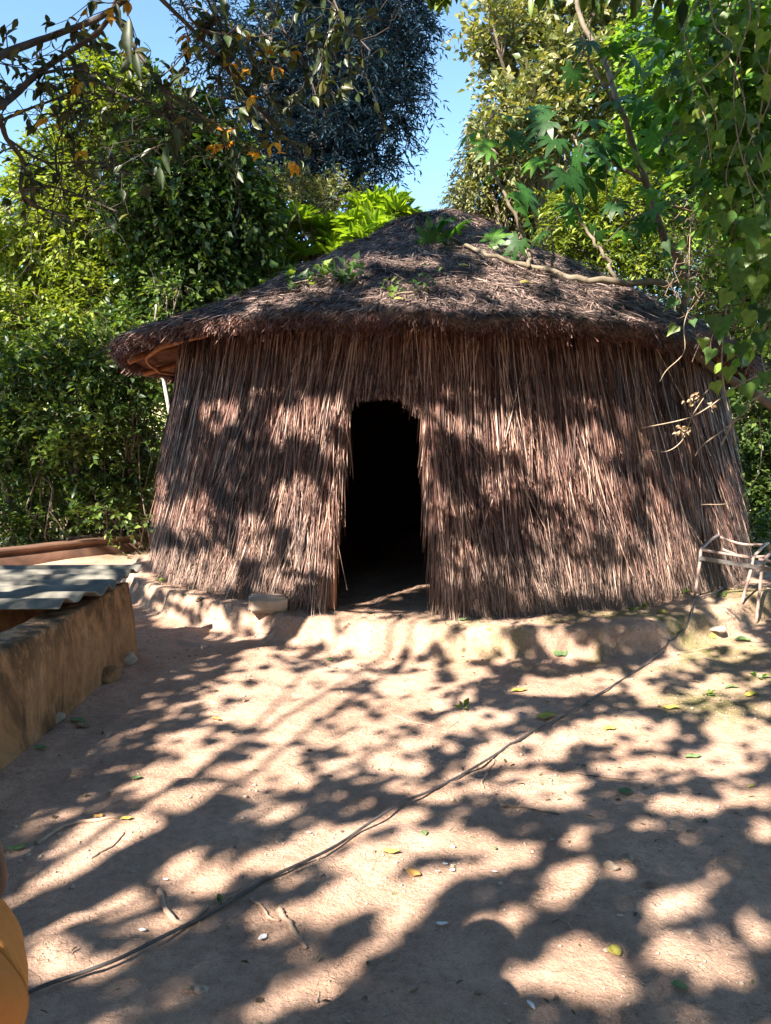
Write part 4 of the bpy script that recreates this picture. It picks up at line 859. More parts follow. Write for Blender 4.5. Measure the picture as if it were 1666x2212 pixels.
# ================================================================== THINGS IN THE YARD
# ---- low masonry tank with corrugated cover
m, nd, lk, b = mat_new('stained_plaster')
n1 = noise(nd, lk, 3.6, 9, .75, st=(1, 1, .5), dist=.6); r1 = ramp(nd, [(.36, (.085, .05, .026)), (.47, (.27, .148, .070)), (.62, (.42, .25, .13))]); lk.new(n1.outputs[0], r1.inputs[0])
n2 = noise(nd, lk, 9, 10, .8, st=(1, 1, .6)); r2 = ramp(nd, [(.44, (0, 0, 0)), (.54, (1, 1, 1))]); lk.new(n2.outputs[0], r2.inputs[0])
tc = nd.new('ShaderNodeTexCoord'); sx = nd.new('ShaderNodeSeparateXYZ'); lk.new(tc.outputs['Object'], sx.inputs[0])
mr = nd.new('ShaderNodeMapRange'); mr.inputs[1].default_value = .18; mr.inputs[2].default_value = .6; mr.inputs[3].default_value = .12; mr.inputs[4].default_value = .95; lk.new(sx.outputs[2], mr.inputs[0])
mm = nd.new('ShaderNodeMath'); mm.operation = 'MULTIPLY'; lk.new(r2.outputs[0], mm.inputs[0]); lk.new(mr.outputs[0], mm.inputs[1])
c = mixc(nd, lk, r1.outputs[0], (.045, .035, .02), mm.outputs[0]); lk.new(c, b.inputs['Base Color']); bump(nd, lk, b, n2.outputs[0], .6, .012)
M_PLASTER = m
tank = empty('masonry_tank', (-2.9, 3.3, 0), 'low ochre plastered tank wall stained black with moss at the left', 'tank')
def rough_wall(x0, x1, y0, y1, z1, seed, batter=0.0):
    """box wall with uneven faces and a rounded, chipped top"""
    w_ = MB(); ny = max(2, int(abs(y1 - y0) / .05)); 
    prof = [(0, -.12), (0, .15), (0, .35), (0, z1 - .06), (0, z1 - .02), (.02, z1), (.5, z1 + .006), (.98, z1), (1, z1 - .02), (1, z1 - .07), (1, .3), (1, -.12)]
    rows = []
    for j in range(ny + 1):
        yv = y0 + (y1 - y0) * j / ny; row = []
        for u, z in prof:
            xv = x0 + (x1 - x0) * u; out = (1 if u > .5 else -1)
            nx = .022 * float(fbm(yv * 3, z * 4 + seed, seed, 3)) + batter * (z1 - max(z, 0)) * (1 if u > .5 else 0)
            dzv = .018 * float(fbm(yv * 5, u * 2, seed + 5, 3)) if z > z1 - .1 else 0
            row.append((xv + nx * (out if abs(u - .5) > .4 else 0), yv, z + dzv))
        rows.append(row)
    w_.grid(np.array(rows)); 
    for j in (0, ny):
        R = np.array(rows[j]); cc = R.mean(0); k = len(R); w_.add(np.vstack([R, cc]), tris=[(i, i + 1, k) if j == 0 else (i + 1, i, k) for i in range(k - 1)])
    return w_
def fine_rows(w_): return w_
w = rough_wall(-2.02, -1.83, .9, 5.45, .54, 3, .10); w.build('side_wall', M_PLASTER, tank, smooth=False)
w = MB(); w.box((-3.2, 5.36, .25), (2.3, .17, .6), bev=.012); w.build('end_wall', M_PLASTER, tank)
w = MB(); w.box((-3.2, .98, .22), (2.3, .16, .62), bev=.012); w.build('end_wall', M_PLASTER, tank)
w = MB(); w.box((-4.42, 3.2, .22), (.16, 4.4, .62), bev=.012); w.build('side_wall', M_PLASTER, tank)
M_SHEET = simple_mat('fibre_cement', (.11, .105, .088), (.23, .22, .185), 5, .85, .35, .004, detail=8)
sh = MB(); nx, ny = 90, 110; xsn = np.linspace(-4.3, 0, nx); ysn = np.linspace(4.34, 5.66, ny)
rows = []
for i in range(nx):
    xr_ = 1 - i / (nx - 1)
    jag = .03 * vn(ysn * 5, ysn * 0, 44) + .045 * ((ysn > 4.62) & (ysn < 5.02)) - .05 * sstep(4.9, 4.34, ysn)
    X_ = -4.3 * xr_ + (-1.80 + jag) * (1 - xr_)
    wave = .021 * np.sin((ysn - 4.34) * 2 * math.pi / .205 - 1.2); rows.append(np.stack([X_, ysn, .615 + wave + .03 * (ysn > 5.0) * 0 - .015 * xr_], -1))
sh.grid(np.array(rows)); sheet = sh.build('corrugated_sheet', M_SHEET, smooth=True); so = sheet.modifiers.new('thickness', 'SOLIDIFY'); so.thickness = .006
tag(sheet, 'grey corrugated fibre-cement sheet laid over the ochre tank', 'roofing sheet')
# ---- beams at the foot of the hedge
M_BEAM = simple_mat('red_brown_beam', (.085, .048, .034), (.18, .10, .066), 5, .75, .4, .008, st=(.3, 1, 1))
M_BEAM2 = simple_mat('dark_board', (.06, .045, .035), (.15, .11, .085), 6, .85, .4, .008, st=(.3, 1, 1))
def beam(name, lab, a, b_, prof, mat):
    a = np.array(a, float); b_ = np.array(b_, float); n = 14; d = nrm((b_ - a) * [1, 1, 0]); side = np.array([d[1], -d[0], 0]); w_ = MB(); rows = []
    for i in range(n + 1):
        p = a + (b_ - a) * i / n + np.array([0, 0, .012 * vn(i * .7, 0, 5)]); rows.append([p + side * u + np.array([0, 0, v]) for u, v in prof + [prof[0]]])
    w_.grid(np.array(rows))
    for i in (0, n): R = np.array(rows[i][:-1]); k = len(R); w_.add(np.vstack([R, R.mean(0)]), tris=[(j, (j + 1) % k, k) for j in range(k)])
    o = w_.build(name, mat); tag(o, lab, 'beam'); return o
A = gnd(-60, 1236); B = gnd(345, 1186); A[2] = B[2] = 0.0
beam('steel_channel', 'long red-brown channel beam lying at the foot of the hedge left of the hut', A, B, [(0, -.03), (0, .13), (-.05, .145), (-.055, .175), (0, .185), (0, .235), (-.20, .235), (-.20, -.03)], M_BEAM)
A2 = A + nrm((B - A)) * 1.1 + np.array([-.02, .28, 0]); beam('dark_board', 'thin dark board lying behind the red-brown channel beam', A2, B + np.array([-.3, .3, 0]), [(0, -.02), (0, .27), (-.05, .27), (-.05, -.02)], M_BEAM2)
# ---- block by the hut wall
m, nd, lk, b = mat_new('clay_block'); n1 = noise(nd, lk, 9, 7, .7); r1 = ramp(nd, [(.3, (.36, .27, .20)), (.7, (.52, .42, .33))]); lk.new(n1.outputs[0], r1.inputs[0]); lk.new(r1.outputs[0], b.inputs['Base Color']); bump(nd, lk, b, n1.outputs[0], .6, .01)
def stone(name, lab, c_, size, rz, mat, seed=0, box=False, cat='stone', group=None):
    import bmesh as bmx
    bm = bmx.new()
    if box:
        bmx.ops.create_cube(bm, size=1); bmx.ops.scale(bm, vec=size, verts=bm.verts); bmx.ops.bevel(bm, geom=bm.edges[:], offset=min(size) * .14, segments=2, affect='EDGES'); bmx.ops.subdivide_edges(bm, edges=bm.edges[:], cuts=3, use_grid_fill=True)
    else:
        bmx.ops.create_icosphere(bm, subdivisions=3, radius=.5); bmx.ops.scale(bm, vec=size, verts=bm.verts)
    co = np.array([v.co[:] for v in bm.verts]); s = max(size); f = .22 if not box else .035
    d = fbm(co[:, 0] / s * 3.3 + seed, co[:, 1] / s * 3.3 + co[:, 2] / s * 4, seed, 4) * f * s
    if not box: co = np.sign(co) * np.abs(co) ** 1.0
    nn = nrm(co / np.array(size)); co = co + nn * d[:, None]
    for v, p in zip(bm.verts, co): v.co = p
    me = bpy.data.meshes.new(name); bm.to_mesh(me); bm.free(); me.materials.append(mat)
    for pl in me.polygons: pl.use_smooth = True
    o = bpy.data.objects.new(name, me); C.objects.link(o); o.location = [float(v) for v in c_]; o.rotation_euler = (RNG.normal(0, .04), RNG.normal(0, .04), rz); tag(o, lab, cat, group); return o
p = hp(577, 1335); p[1] += .05; stone('clay_block', 'pale clay building block lying by the wall left of the doorway', on_ground(p[0], p[1], .045), (.30, .17, .125), .18, m, 3, True, 'block')
M_STONE = simple_mat('dusty_stone', (.33, .26, .20), (.50, .42, .34), 14, .9, .5, .006)
M_STONE2 = simple_mat('grey_stone', (.20, .15, .11), (.33, .26, .20), 14, .9, .5, .006)
for lab, px, py, s, mt in [('pale round stone at the hut wall behind the metal frame', 1556, 1263, (.10, .08, .10), M_STONE), ('flat grey-brown stone on the ground before the earth mound', 1545, 1365, (.16, .12, .05), M_STONE), ('broken lump of masonry at the foot of the tank wall', 232, 1468, (.18, .16, .11), M_PLASTER),
                            ('small dark cylindrical stone at the right in a patch of sun', 1321, 1878, (.03, .06, .03), M_STONE2), ('flat grey stone in the shade beside the small dark one', 1356, 1860, (.055, .045, .025), M_STONE2), ('small white stone on the ground near the bottom centre', 434, 2143, (.04, .03, .02), M_STONE),
                            ('stub of stone at the tank corner', 275, 1432, (.13, .12, .10), M_STONE), ('stone half buried left of the tank foot in shadow', 118, 1560, (.13, .11, .07), M_STONE2), ('small rounded pebble upper of the pair right of the hose', 1490, 2015, (.03, .02, .012), M_STONE)]:
    p = hp(px, py); stone('stone', lab, on_ground(p[0], p[1], s[2] * .28), s, RNG.random() * 3, mt, RNG.integers(1, 50), group=None)
# ---- metal frame of a seatless bench
M_IRON = simple_mat('rusty_painted_tube', (.27, .185, .15), (.44, .33, .28), 22, .5, .2, .002, spec=.4)
M_FLAT = simple_mat('grey_steel_bar', (.16, .15, .15), (.30, .29, .28), 30, .4, .15, .001, metal=.5, spec=.5)
fb = empty('metal_bench_frame', on_ground(2.9, 6.5, 0), 'rusty tubular bench frame without a seat standing on the mound right of the hut', 'bench frame')
def uframe(x, yf, zt, lean, foot_f, foot_b, zb=None, dep=.46):
    zb = zt + .005 if zb is None else zb
    P_ = [np.array(foot_f), np.array([x + lean * .3, yf + .015, zt - .10]), np.array([x + lean, yf + .05, zt - .02]), np.array([x + lean + .16, yf + dep * .5, zt + .035]), np.array([x + lean + .30, yf + dep - .04, zb + .045]), np.array([x + lean + .34, yf + dep + .01, zb - .01]), np.array(foot_b)]
    w_ = MB(); pts = []
    for i in range(len(P_) - 1):
        for t in np.linspace(0, 1, 8)[:-1]: pts.append(P_[i] * (1 - t) + P_[i + 1] * t)
    pts.append(P_[-1]); pts = np.array(pts); 
    for _ in range(2): pts[1:-1] = (pts[:-2] + pts[1:-1] * 2 + pts[2:]) / 4
    w_.tube(pts, .0125, 10); w_.build('leg_frame', M_IRON, fb, smooth=True)
yF = 6.22; zA, zB = .685, .60
f1 = on_ground(2.53, 6.24); f1b = on_ground(3.08, 6.76); f2 = on_ground(2.90, 6.20); f3 = on_ground(3.02, 6.19)
pA = at(1514, 1185, yF)
def onbar(x): t = (x - pA[0]) / .52; return zA + (zB - zA) * t
uframe(pA[0], yF, zA, .02, f1, f1b, dep=.46)
uframe(2.97, yF, onbar(2.97), .04, f2, on_ground(3.52, 6.76), dep=.46)
uframe(3.05, yF, onbar(3.05), .06, f3, on_ground(3.60, 6.76), dep=.46)
uframe(3.50, yF, onbar(3.50), .04, on_ground(3.50, 6.2), on_ground(4.05, 6.76), dep=.46)
for y_, dz_, xa, xb in ((yF + .06, -.035, pA[0] + .02, 2.98), (yF + .06, -.035, 3.06, 3.52), (yF + .44, .075, pA[0] + .34, 3.30), (yF + .44, .075, 3.38, 3.86), (yF + .47, -.03, pA[0] + .38, 3.32), (yF + .47, -.03, 3.40, 3.88)):
    w_ = MB(); xs_ = np.linspace(xa, xb, 9); w_.tube(np.stack([xs_, 0 * xs_ + y_, np.array([onbar(v) for v in xs_]) + dz_ + .01 - .03 * np.sin((xs_ - xa) / (xb - xa) * math.pi) * (y_ > yF + .1)], -1), .012, 8); w_.build('seat_rail', M_IRON, fb, smooth=True)
w_ = MB(); a = np.array([pA[0] - .015, yF - .008, onbar(pA[0]) - .085]); c_ = np.array([3.56, yF - .008, onbar(3.56) - .085]); d = nrm(c_ - a); ax = np.stack([d, np.array([0, 1., 0]), np.cross(d, [0, 1, 0])]); w_.box((a + c_) / 2, (np.linalg.norm(c_ - a), .006, .034), ax, bev=.001); w_.build('flat_bar', M_FLAT, fb)

# ---- black hose / cable across the yard
M_HOSE = simple_mat('black_hose', (.035, .032, .034), (.10, .09, .085), 20, .5, .1, .001, spec=.4)
hose_px = [(1640, 1238, .02), (1590, 1255, .02), (1545, 1285, .02), (1502, 1300, .02), (1492, 1330, .035), (1478, 1365, .02), (1440, 1402, .01), (1380, 1448, .01), (1300, 1500, .012), (1200, 1560, .01), (1130, 1598, .01), (1060, 1645, .02), (1000, 1678, .012), (930, 1716, .01), (870, 1746, .03), (800, 1790, .03), (730, 1835, .02), (660, 1868, .012), (590, 1900, .01), (520, 1942, .008), (450, 1985, .008), (400, 2010, .008), (330, 2050, .025), (260, 2085, .025), (180, 2115, .02), (90, 2148, .02), (0, 2190, .02), (-120, 2240, .02)]
P_ = []
for x, y, l in hose_px:
    p = hp(x, y); P_.append(np.array([p[0], p[1], float(hz(p[0], p[1])) + l * .6 + .006]))
s_ = spline(P_, 260); s_[:, 2] = np.maximum(s_[:, 2], hz(s_[:, 0], s_[:, 1]) + .004)
w_ = MB(); w_.tube(s_, .0058, 8); hose = w_.build('hose', M_HOSE, smooth=True); tag(hose, 'thin black hose trailing across the yard from the metal frame to the bottom left', 'hose')

# ---- sticks, roots
M_ROOT = simple_mat('bleached_wood', (.28, .19, .135), (.44, .33, .25), 16, .85, .4, .004)
for lab, pts, r, nm in [
    ('pale bleached stick beside an orange leaf at the lower left', [(80, 1825), (110, 1805), (150, 1783), (200, 1775), (258, 1768)], .011, 'stick'),
    ('short thin stick below the pale bleached one', [(195, 1857), (235, 1835), (270, 1802)], .006, 'stick'),
    ('curved buried root emerging left of the hose', [(345, 1925), (350, 1955), (365, 1985), (395, 1998), (425, 1985), (450, 1962)], .011, 'root'),
    ('thick short stick lying right of the curved root', [(602, 1968), (620, 1995), (645, 2030), (662, 2052)], .010, 'stick'),
    ('thin branched root under the pair of sticks', [(540, 1945), (560, 1960), (585, 1985), (605, 1992)], .006, 'root'),
    ('long thin dark twig on the sunlit ground right of the hose', [(1180, 1663), (1230, 1672), (1300, 1680), (1385, 1684)], .0035, 'twig'),
    ('thin dark twig in the shade below the long dark twig', [(1085, 1743), (1130, 1748), (1190, 1757), (1210, 1762)], .0045, 'twig'),
    ('hooked pale dry pod in the shade at the lower right', [(1192, 1995), (1205, 1990), (1225, 1996), (1236, 2010)], .0045, 'pod'),
    ('grey root stub curving out of the ground right of the centre', [(1070, 1645), (1055, 1665), (1042, 1690), (1046, 1705)], .008, 'root'),
    ('root winding out of the step left of the doorway', [(548, 1378), (560, 1368), (585, 1366), (600, 1358)], .008, 'root'),
    ('thin stick leaning on the mossy edge of the step', [(1395, 1338), (1420, 1355), (1440, 1372)], .007, 'stick'),
    ('short twig with raised end in the bottom centre', [(684, 2170), (687, 2160), (690, 2145)], .004, 'twig'),
    ('thin bent twig lying across the middle of the sunlit yard', [(705, 1600), (735, 1592), (752, 1582), (790, 1592), (830, 1590)], .0035, 'twig'),
    ('fine forked twig on the left half of the sunlit yard', [(560, 1610), (600, 1612), (640, 1630)], .003, 'twig'),
    ('crooked twig beside the small green sprout in the yard', [(845, 1545), (900, 1562), (960, 1575), (990, 1560)], .004, 'twig'),
    ('pale straight twig pointing to the door step', [(760, 1420), (775, 1405), (785, 1396)], .003, 'twig'),
    ('thin twig right of the hose near the mound', [(1445, 1408), (1500, 1406), (1545, 1402)], .004, 'twig')]:
    Q = np.array([hp(x, y) for x, y in pts]); Q[:, 2] = hz(Q[:, 0], Q[:, 1]) + r * .45; Q = spline(Q, 18); Q[:, :2] += RNG.normal(0, r * .25, (len(Q), 2)); Q[:, 2] = hz(Q[:, 0], Q[:, 1]) + r * .5
    w_ = MB(); w_.tube(Q, np.linspace(r, r * .55, len(Q)), 7, wob=.18); tag(w_.build(nm, M_ROOT if 'dark' not in lab else M_TWIG, smooth=True), lab, nm)
# ---- fallen leaves: every one that can be told apart
G_FY = simple_mat('fallen_yellow', (.36, .30, .05), (.55, .50, .12), 30, .6, .2, .002); G_FO = simple_mat('fallen_orange', (.40, .20, .06), (.62, .38, .12), 30, .6, .2, .002)
G_FG = simple_mat('fallen_green', (.09, .15, .06), (.16, .25, .10), 30, .55, .2, .002); G_FB = simple_mat('fallen_brown', (.20, .13, .08), (.34, .24, .16), 30, .8, .2, .002)
G_SH = simple_mat('white_shell', (.70, .70, .68), (.82, .82, .80), 20, .5, .1, .001)
def fallen(lab, px, py, L, mat, rz=None, wd=.5, name='fallen_leaf', cat='leaf', curl=1.0, group=None):
    L = L * .82
    p = hp(px, py); a = RNG.random() * 6.28 if rz is None else math.radians(rz); w_ = MB(); nU, nV = 7, 5; rows = []
    for i in range(nU):
        u = i / (nU - 1); hw = wd * .5 * math.sin(math.pi * min(1, u * .94 + .04)) ** .8; row = []
        for j in range(nV):
            v = (j / (nV - 1) * 2 - 1); xx, yy_ = v * hw * L, (u - .5) * L
            zz = curl * L * (.22 * v * v * hw * 2 + .25 * (u - .5) ** 2 + .04 * math.sin(u * 9 + px)) + .004
            gx, gy = p[0] + xx * math.cos(a) - yy_ * math.sin(a), p[1] + xx * math.sin(a) + yy_ * math.cos(a)
            row.append((gx, gy, p[2] + float(np.clip(float(hz(gx, gy)) - p[2], -.25 * L, .25 * L)) + zz + .003))
        rows.append(row)
    w_.grid(np.array(rows)); o = w_.build(name, mat, smooth=True); md = o.modifiers.new('thickness', 'SOLIDIFY'); md.thickness = .0012; tag(o, lab, cat, group); return o
for a in [('yellow-green leaf lying beside the hose in the lower centre', 843, 1847, .085, G_FY, 80, .5), ('curled orange-brown leaf with a stalk below the yellow-green leaf', 893, 1893, .07, G_FO, 60, .6), ('bright yellow spotted leaf in a sun patch at the lower right', 1327, 2063, .06, G_FY, 20, .9),
          ('orange leaf at the end of the pale stick', 212, 1768, .06, G_FO, 60, .6), ('pale yellow leaf touching the tip of the pale stick', 272, 1772, .06, G_FY, 100, .45), ('small dark green leaf above the yellow-green one', 916, 1804, .04, G_FG, 20, .8),
          ('tiny green leaf in the centre of the shaded patch', 1070, 1838, .03, G_FG, 0, .5), ('dark green leaf half in shade left near the person', 38, 1838, .10, G_FG, 115, .4), ('yellow leaf leaning on the middle of the hose', 1180, 1553, .15, G_FY, 95, .6),
          ('small curled yellow leaf right of the hose', 1316, 1577, .09, G_FY, 100, .5), ('long yellow leaf with tip raised on the right yard', 1450, 1532, .14, G_FY, 85, .35), ('olive leaf on the flat ground before the mossy step', 1120, 1494, .13, G_FY, 100, .4),
          ('dark green round leaf in shade by the tank foot', 168, 1562, .10, G_FG, 90, .7), ('grey-brown dry leaf next to the dark round one', 178, 1572, .11, G_FB, 90, .6), ('dark oval leaf lying in the tank shadow further front', 88, 1621, .09, G_FG, 80, .5),
          ('small green leaf at the sunlit edge of the tank shadow', 295, 1685, .06, G_FG, 100, .6), ('small orange leaf on the left sunlit yard', 467, 1556, .07, G_FO, 80, .5), ('green triangular leaf standing before the door step', 712, 1428, .07, G_FG, 60, .8),
          ('big green leaf at the foot of the mossy step', 1210, 1416, .13, G_FG, 95, .6), ('olive leaf caught at the wall foot right of the door', 1000, 1342, .10, G_FG, 90, .5), ('small yellow leaf on the step right of the door', 1056, 1364, .05, G_FY, 90, .5),
          ('broad dark green leaf on the right before the mound', 1605, 1385, .14, G_FG, 80, .8), ('yellow leaf beside the flat stone at the mound', 1537, 1378, .09, G_FY, 95, .4), ('olive leaf fallen on the mound edge', 1430, 1325, .09, G_FY, 40, .7),
          ('dark green leaf on the shaded ground at the lower right', 1350, 1716, .09, G_FG, 90, .7), ('dark brown leaf pressed in the shaded soil at the lower right', 1403, 1918, .06, G_FB, 70, .6), ('dark green leaf near the bottom right', 1467, 2138, .055, G_FG, 70, .6),
          ('two-toned green leaf on the right yard edge', 1580, 1487, .12, G_FG, 90, .4), ('yellow-green leaf at the right edge of the yard', 1625, 1502, .12, G_FY, 100, .5), ('small green leaf with upright dry stalk on the right yard', 1497, 1640, .10, G_FG, 90, .4),
          ('dark brown leaf curled on the right yard', 1500, 1474, .08, G_FB, 50, .4), ('small yellow leaf far right in the sun', 1623, 1702, .05, G_FY, 110, .4), ('brown dry leaf on the path left of the hut', 430, 1296, .10, G_FB, 70, .5)]:
    fallen(*a)
for lab, px, py, L, wd, rz in [('white shell chip upper of the lower-centre cluster', 962, 1870, .026, .6, 80), ('larger white shell chip right in the lower-centre cluster', 977, 1884, .028, .9, 30), ('white shell chip left in the lower-centre cluster', 946, 1886, .022, .6, 60), ('long white chip right of the shell cluster', 1069, 1889, .026, .5, 80),
                               ('pointed white scrap near the bottom edge', 1147, 2176, .05, .35, 20), ('white chip beside the hose at left', 668, 1803 - 0, .024, .6, 90), ('white flake on the bright ground at left', 358, 1906, .026, .4, 90), ('pale flat flake lying in the centre of the yard', 955, 2003, .05, .4, 80),
                               ('white chip touching the lower hose', 308, 2017, .03, .6, 80), ('pale flat chip under the thick stick', 568, 2032, .05, .5, -30)]:
    fallen(lab, px, py, L, G_SH, rz, wd, 'shell_chip', 'chip', .5)
# ---- small weeds
def weed(lab, px, py, n_, L, mat=G_VINE, pos=None, T=T_LEAF6, wd=.5):
    p = hp(px, py) if pos is None else pos; root = empty('weed', p, lab, 'weed'); a = RNG.random(n_) * 6.28; D = nrm(np.stack([np.cos(a), np.sin(a), RNG.uniform(.15, .9, n_)], -1)); X_, Y_, Z_ = frames(D, np.array([0, 0, 1.]), .25)
    S = L * RNG.uniform(.6, 1.1, n_); lf = MB(); off_ = np.stack([np.cos(a), np.sin(a), 0 * a + .5], -1) * (L * .25); lf.inst(*T, p[None] + off_, X_, Y_, Z_, np.stack([S * wd, S, S], -1)); lf.build('leaves', mat, root)
    st = MB()
    for i in range(n_): st.tube([p - [0, 0, .01], p + off_[i] * .6 + [0, 0, .002], p + off_[i] + D[i] * .01], .0018, 4)
    st.build('stems', G_FG, root)
weed('leafy green weed at the wall foot left of the metal frame', 1466, 1283, 10, .09); weed('small weed creeping on top of the mound', 1560, 1288, 8, .055); weed('low weed beside the wall on the mossy step', 1385, 1313, 9, .06); weed('pair of pale weed leaves on the step', 1365, 1322, 5, .06)
weed('tiny green sprout in the middle of the yard', 1000, 1530, 7, .06); weed('small green sprout growing over the hose', 480, 1955, 6, .035); weed('weed under the edge of the mossy step', 1460, 1372, 9, .05); weed('small weed at the right edge of the yard', 1640, 1465, 9, .06); weed('tiny weed right of the fallen leaves', 1530, 1502, 8, .05)
weed('tiny sprout at the back of the path left of the hut', 348, 1258, 7, .06)
# creepers on the roof
def roof_creeper(lab, spots, nper, L):
    base = roofhit(*spots[0], .02); root = empty('roof_creeper', base, lab, 'creeper'); lf = MB(); st = MB(); P_ = [roofhit(x, y, .04) for x, y in spots]
    s_ = spline(P_, 20); st.tube(s_, .004, 5)
    for p in s_[::2]:
        n_ = nper; D = rand_dir(n_, .5); X_, Y_, Z_ = frames(D, np.array([-.2, -.6, 1.]), .4); S = L * RNG.uniform(.6, 1.2, n_); lf.inst(*T_HEART, p[None] + RNG.normal(0, .05, (n_, 3)) + [0, -.02, .03], X_, Y_, Z_, np.stack([S * .8, S, S], -1))
    st.build('stem', M_VINE, root); lf.build('leaves', G_VINE, root)
roof_creeper('leafy green creeper growing on the left slope of the roof', [(620, 615), (660, 606), (700, 600), (730, 600), (780, 603)], 7, .075)
roof_creeper('small pale creeper low on the front of the roof', [(845, 638), (870, 632), (905, 628), (935, 605)], 3, .05)
for lab, px, py, L in [('yellow leaf caught on the front thatch of the roof', 990, 573, .10), ('brown-yellow leaf on the right of the roof thatch', 1120, 610, .12), ('pale leaf stuck near the creeper on the roof', 850, 645, .08)]:
    p = roofhit(px, py, .035); w_ = MB(); X_, Y_, Z_ = frames(np.array([[1., .2, 0]]), np.array([0, -.7, 1.]), .1); w_.inst(*T_LEAF6, p[None], X_, Y_, Z_, np.array([[L * .4, L, L]])); o = w_.build('fallen_leaf', G_FY); tag(o, lab, 'leaf')
# loose reeds fallen along the wall foot and crumbs of soil
mb = MB(); n = 900; th = RNG.uniform(-1.6, 1.7, n); xd = HX + 3.2 * np.sin(th); k = ~((xd > -.5) & (xd < .45) & (np.abs(th) < 1)); th = th[k]; n = len(th); r = 3.18 + np.abs(RNG.normal(0, .13, n)); xx_, yy_ = HX + r * np.sin(th), HY - r * np.cos(th)
a = RNG.random(n) * 6.28; strips(mb, np.stack([xx_, yy_, hz(xx_, yy_) + .006], -1), np.stack([np.cos(a), np.sin(a), RNG.normal(.03, .05, n)], -1), np.repeat([[0, 0, 1.]], n, 0), RNG.uniform(.04, .18, n), RNG.uniform(.004, .009, n), 2)
tag(mb.build('loose_straw', M_WALLREED), 'loose broken straw scattered along the foot of the hut wall', 'straw', kind='stuff')
ico = np.array([[0, 0, 1], [.9, 0, .3], [.28, .85, .3], [-.72, .5, .3], [-.72, -.5, .3], [.28, -.85, .3], [0, 0, -.6]]); icf = np.array([[0, 1, 2], [0, 2, 3], [0, 3, 4], [0, 4, 5], [0, 5, 1], [6, 2, 1], [6, 3, 2], [6, 4, 3], [6, 5, 4], [6, 1, 5]])
gm = MB(); n = 34000; gx = RNG.uniform(-2.6, 3.8, n); gy = 1.8 + 5.0 * RNG.random(n) ** 1.2; dens = fbm(gx * 1.3, gy * 1.3, 7, 3); k = RNG.random(n) < np.clip(.12 + 1.3 * dens, .03, 1); gx, gy = gx[k], gy[k]; n = len(gx)
a = RNG.random(n) * 6.28; X_ = np.stack([np.cos(a), np.sin(a), 0 * a], -1); Y_ = np.stack([-np.sin(a), np.cos(a), 0 * a], -1); S = RNG.uniform(.002, .007, n) * np.where(RNG.random(n) < .04, 2.2, 1)
gm.inst(ico, icf, np.stack([gx, gy, hz(gx, gy) + .001], -1), X_, Y_, np.repeat([[0, 0, 1.]], n, 0), np.stack([S * RNG.uniform(.7, 1.4, n), S, S * .75], -1)); tag(gm.build('gravel', M_STONE), 'loose crumbs of soil and fine gravel strewn over the yard', 'gravel', kind='stuff')

lm = MB(); n = 4200; gx = RNG.uniform(-2.6, 4.0, n); gy = 1.8 + 5.0 * RNG.random(n) ** 1.1; k = RNG.random(n) < np.clip(.2 + 1.2 * fbm(gx * .9, gy * .9, 17, 2) + .12 * gx, .08, 1); gx, gy = gx[k], gy[k]; n = len(gx)
D = rand_dir(n, 0); D[:, 2] *= .25; D = nrm(D); X_, Y_, Z_ = frames(D, np.array([0, 0, 1.]), .35); S = RNG.uniform(.008, .035, n); W_ = RNG.uniform(.12, .7, n)
lm.inst(*T_LEAF6, np.stack([gx, gy, hz(gx, gy) + .004], -1), X_, Y_, Z_, np.stack([S * W_, S, S], -1)); tag(lm.build('leaf_litter', leaf_mat('litter_bits', [(.06, .04, .025), (.18, .12, .07), (.34, .26, .16), (.10, .13, .05)], .1)), 'small dry leaf scraps and bits of straw littering the yard', 'litter', kind='stuff')
# ================================================================== PERSON AT THE LEFT EDGE
M_SKIN = simple_mat('dark_skin', (.035, .020, .016), (.06, .034, .026), 12, .5, .1, .001, spec=.35)
M_SHIRT = simple_mat('orange_shirt', (.42, .16, .04), (.58, .24, .06), 11, .85, .9, .02, st=(1, 1, .35))
M_TROUS = simple_mat('dark_trousers', (.025, .024, .03), (.05, .048, .055), 8, .85, .2, .005)
M_HAIR = simple_mat('black_hair', (.008, .007, .006), (.02, .018, .016), 60, .8, .6, .004)
px0, py0 = -.73, .86
person = empty('person', (px0, py0, float(hz(px0, py0))), 'person in a loose orange shirt and dark trousers at the bottom left edge, elbow bent', 'person')
def skin_mesh(name, verts, edges, radii, mat, parent, sub=2, rootv=0):
    me = bpy.data.meshes.new(name); me.from_pydata([tuple(float(c_) for c_ in v) for v in verts], edges, []); me.materials.append(mat)
    o = bpy.data.objects.new(name, me); C.objects.link(o); o.parent = parent; sk = o.modifiers.new('skin', 'SKIN'); sk.use_smooth_shade = True
    sv = me.skin_vertices[0].data
    for i, r in enumerate(radii): sv[i].radius = (r, r) if not isinstance(r, tuple) else r; sv[i].use_root = (i == rootv)
    ss = o.modifiers.new('sub', 'SUBSURF'); ss.levels = sub; ss.render_levels = sub; return o
V = [(0, 0, .92), (0, .01, 1.12), (0, .0, 1.24), (0, -.01, 1.33), (0, .0, 1.39), (0, .015, 1.45), (0, .01, 1.53),        # pelvis..head 0-6
     (-.09, 0, .86), (-.10, .02, .48), (-.10, -.03, .09), (-.10, .12, .03),                                               # left leg 7-10
     (.09, 0, .86), (.10, .02, .48), (.10, -.03, .09), (.10, .12, .03),                                                   # right leg 11-14
     (.17, -.01, 1.28), (.268, -.03, 1.045), (.16, .14, .98), (.10, .18, .97),                                             # right arm (nearest to the view) 15-18
     (-.17, -.01, 1.28), (-.24, -.01, 1.10), (-.23, .06, .86), (-.23, .08, .80)]                                         # left arm 19-22
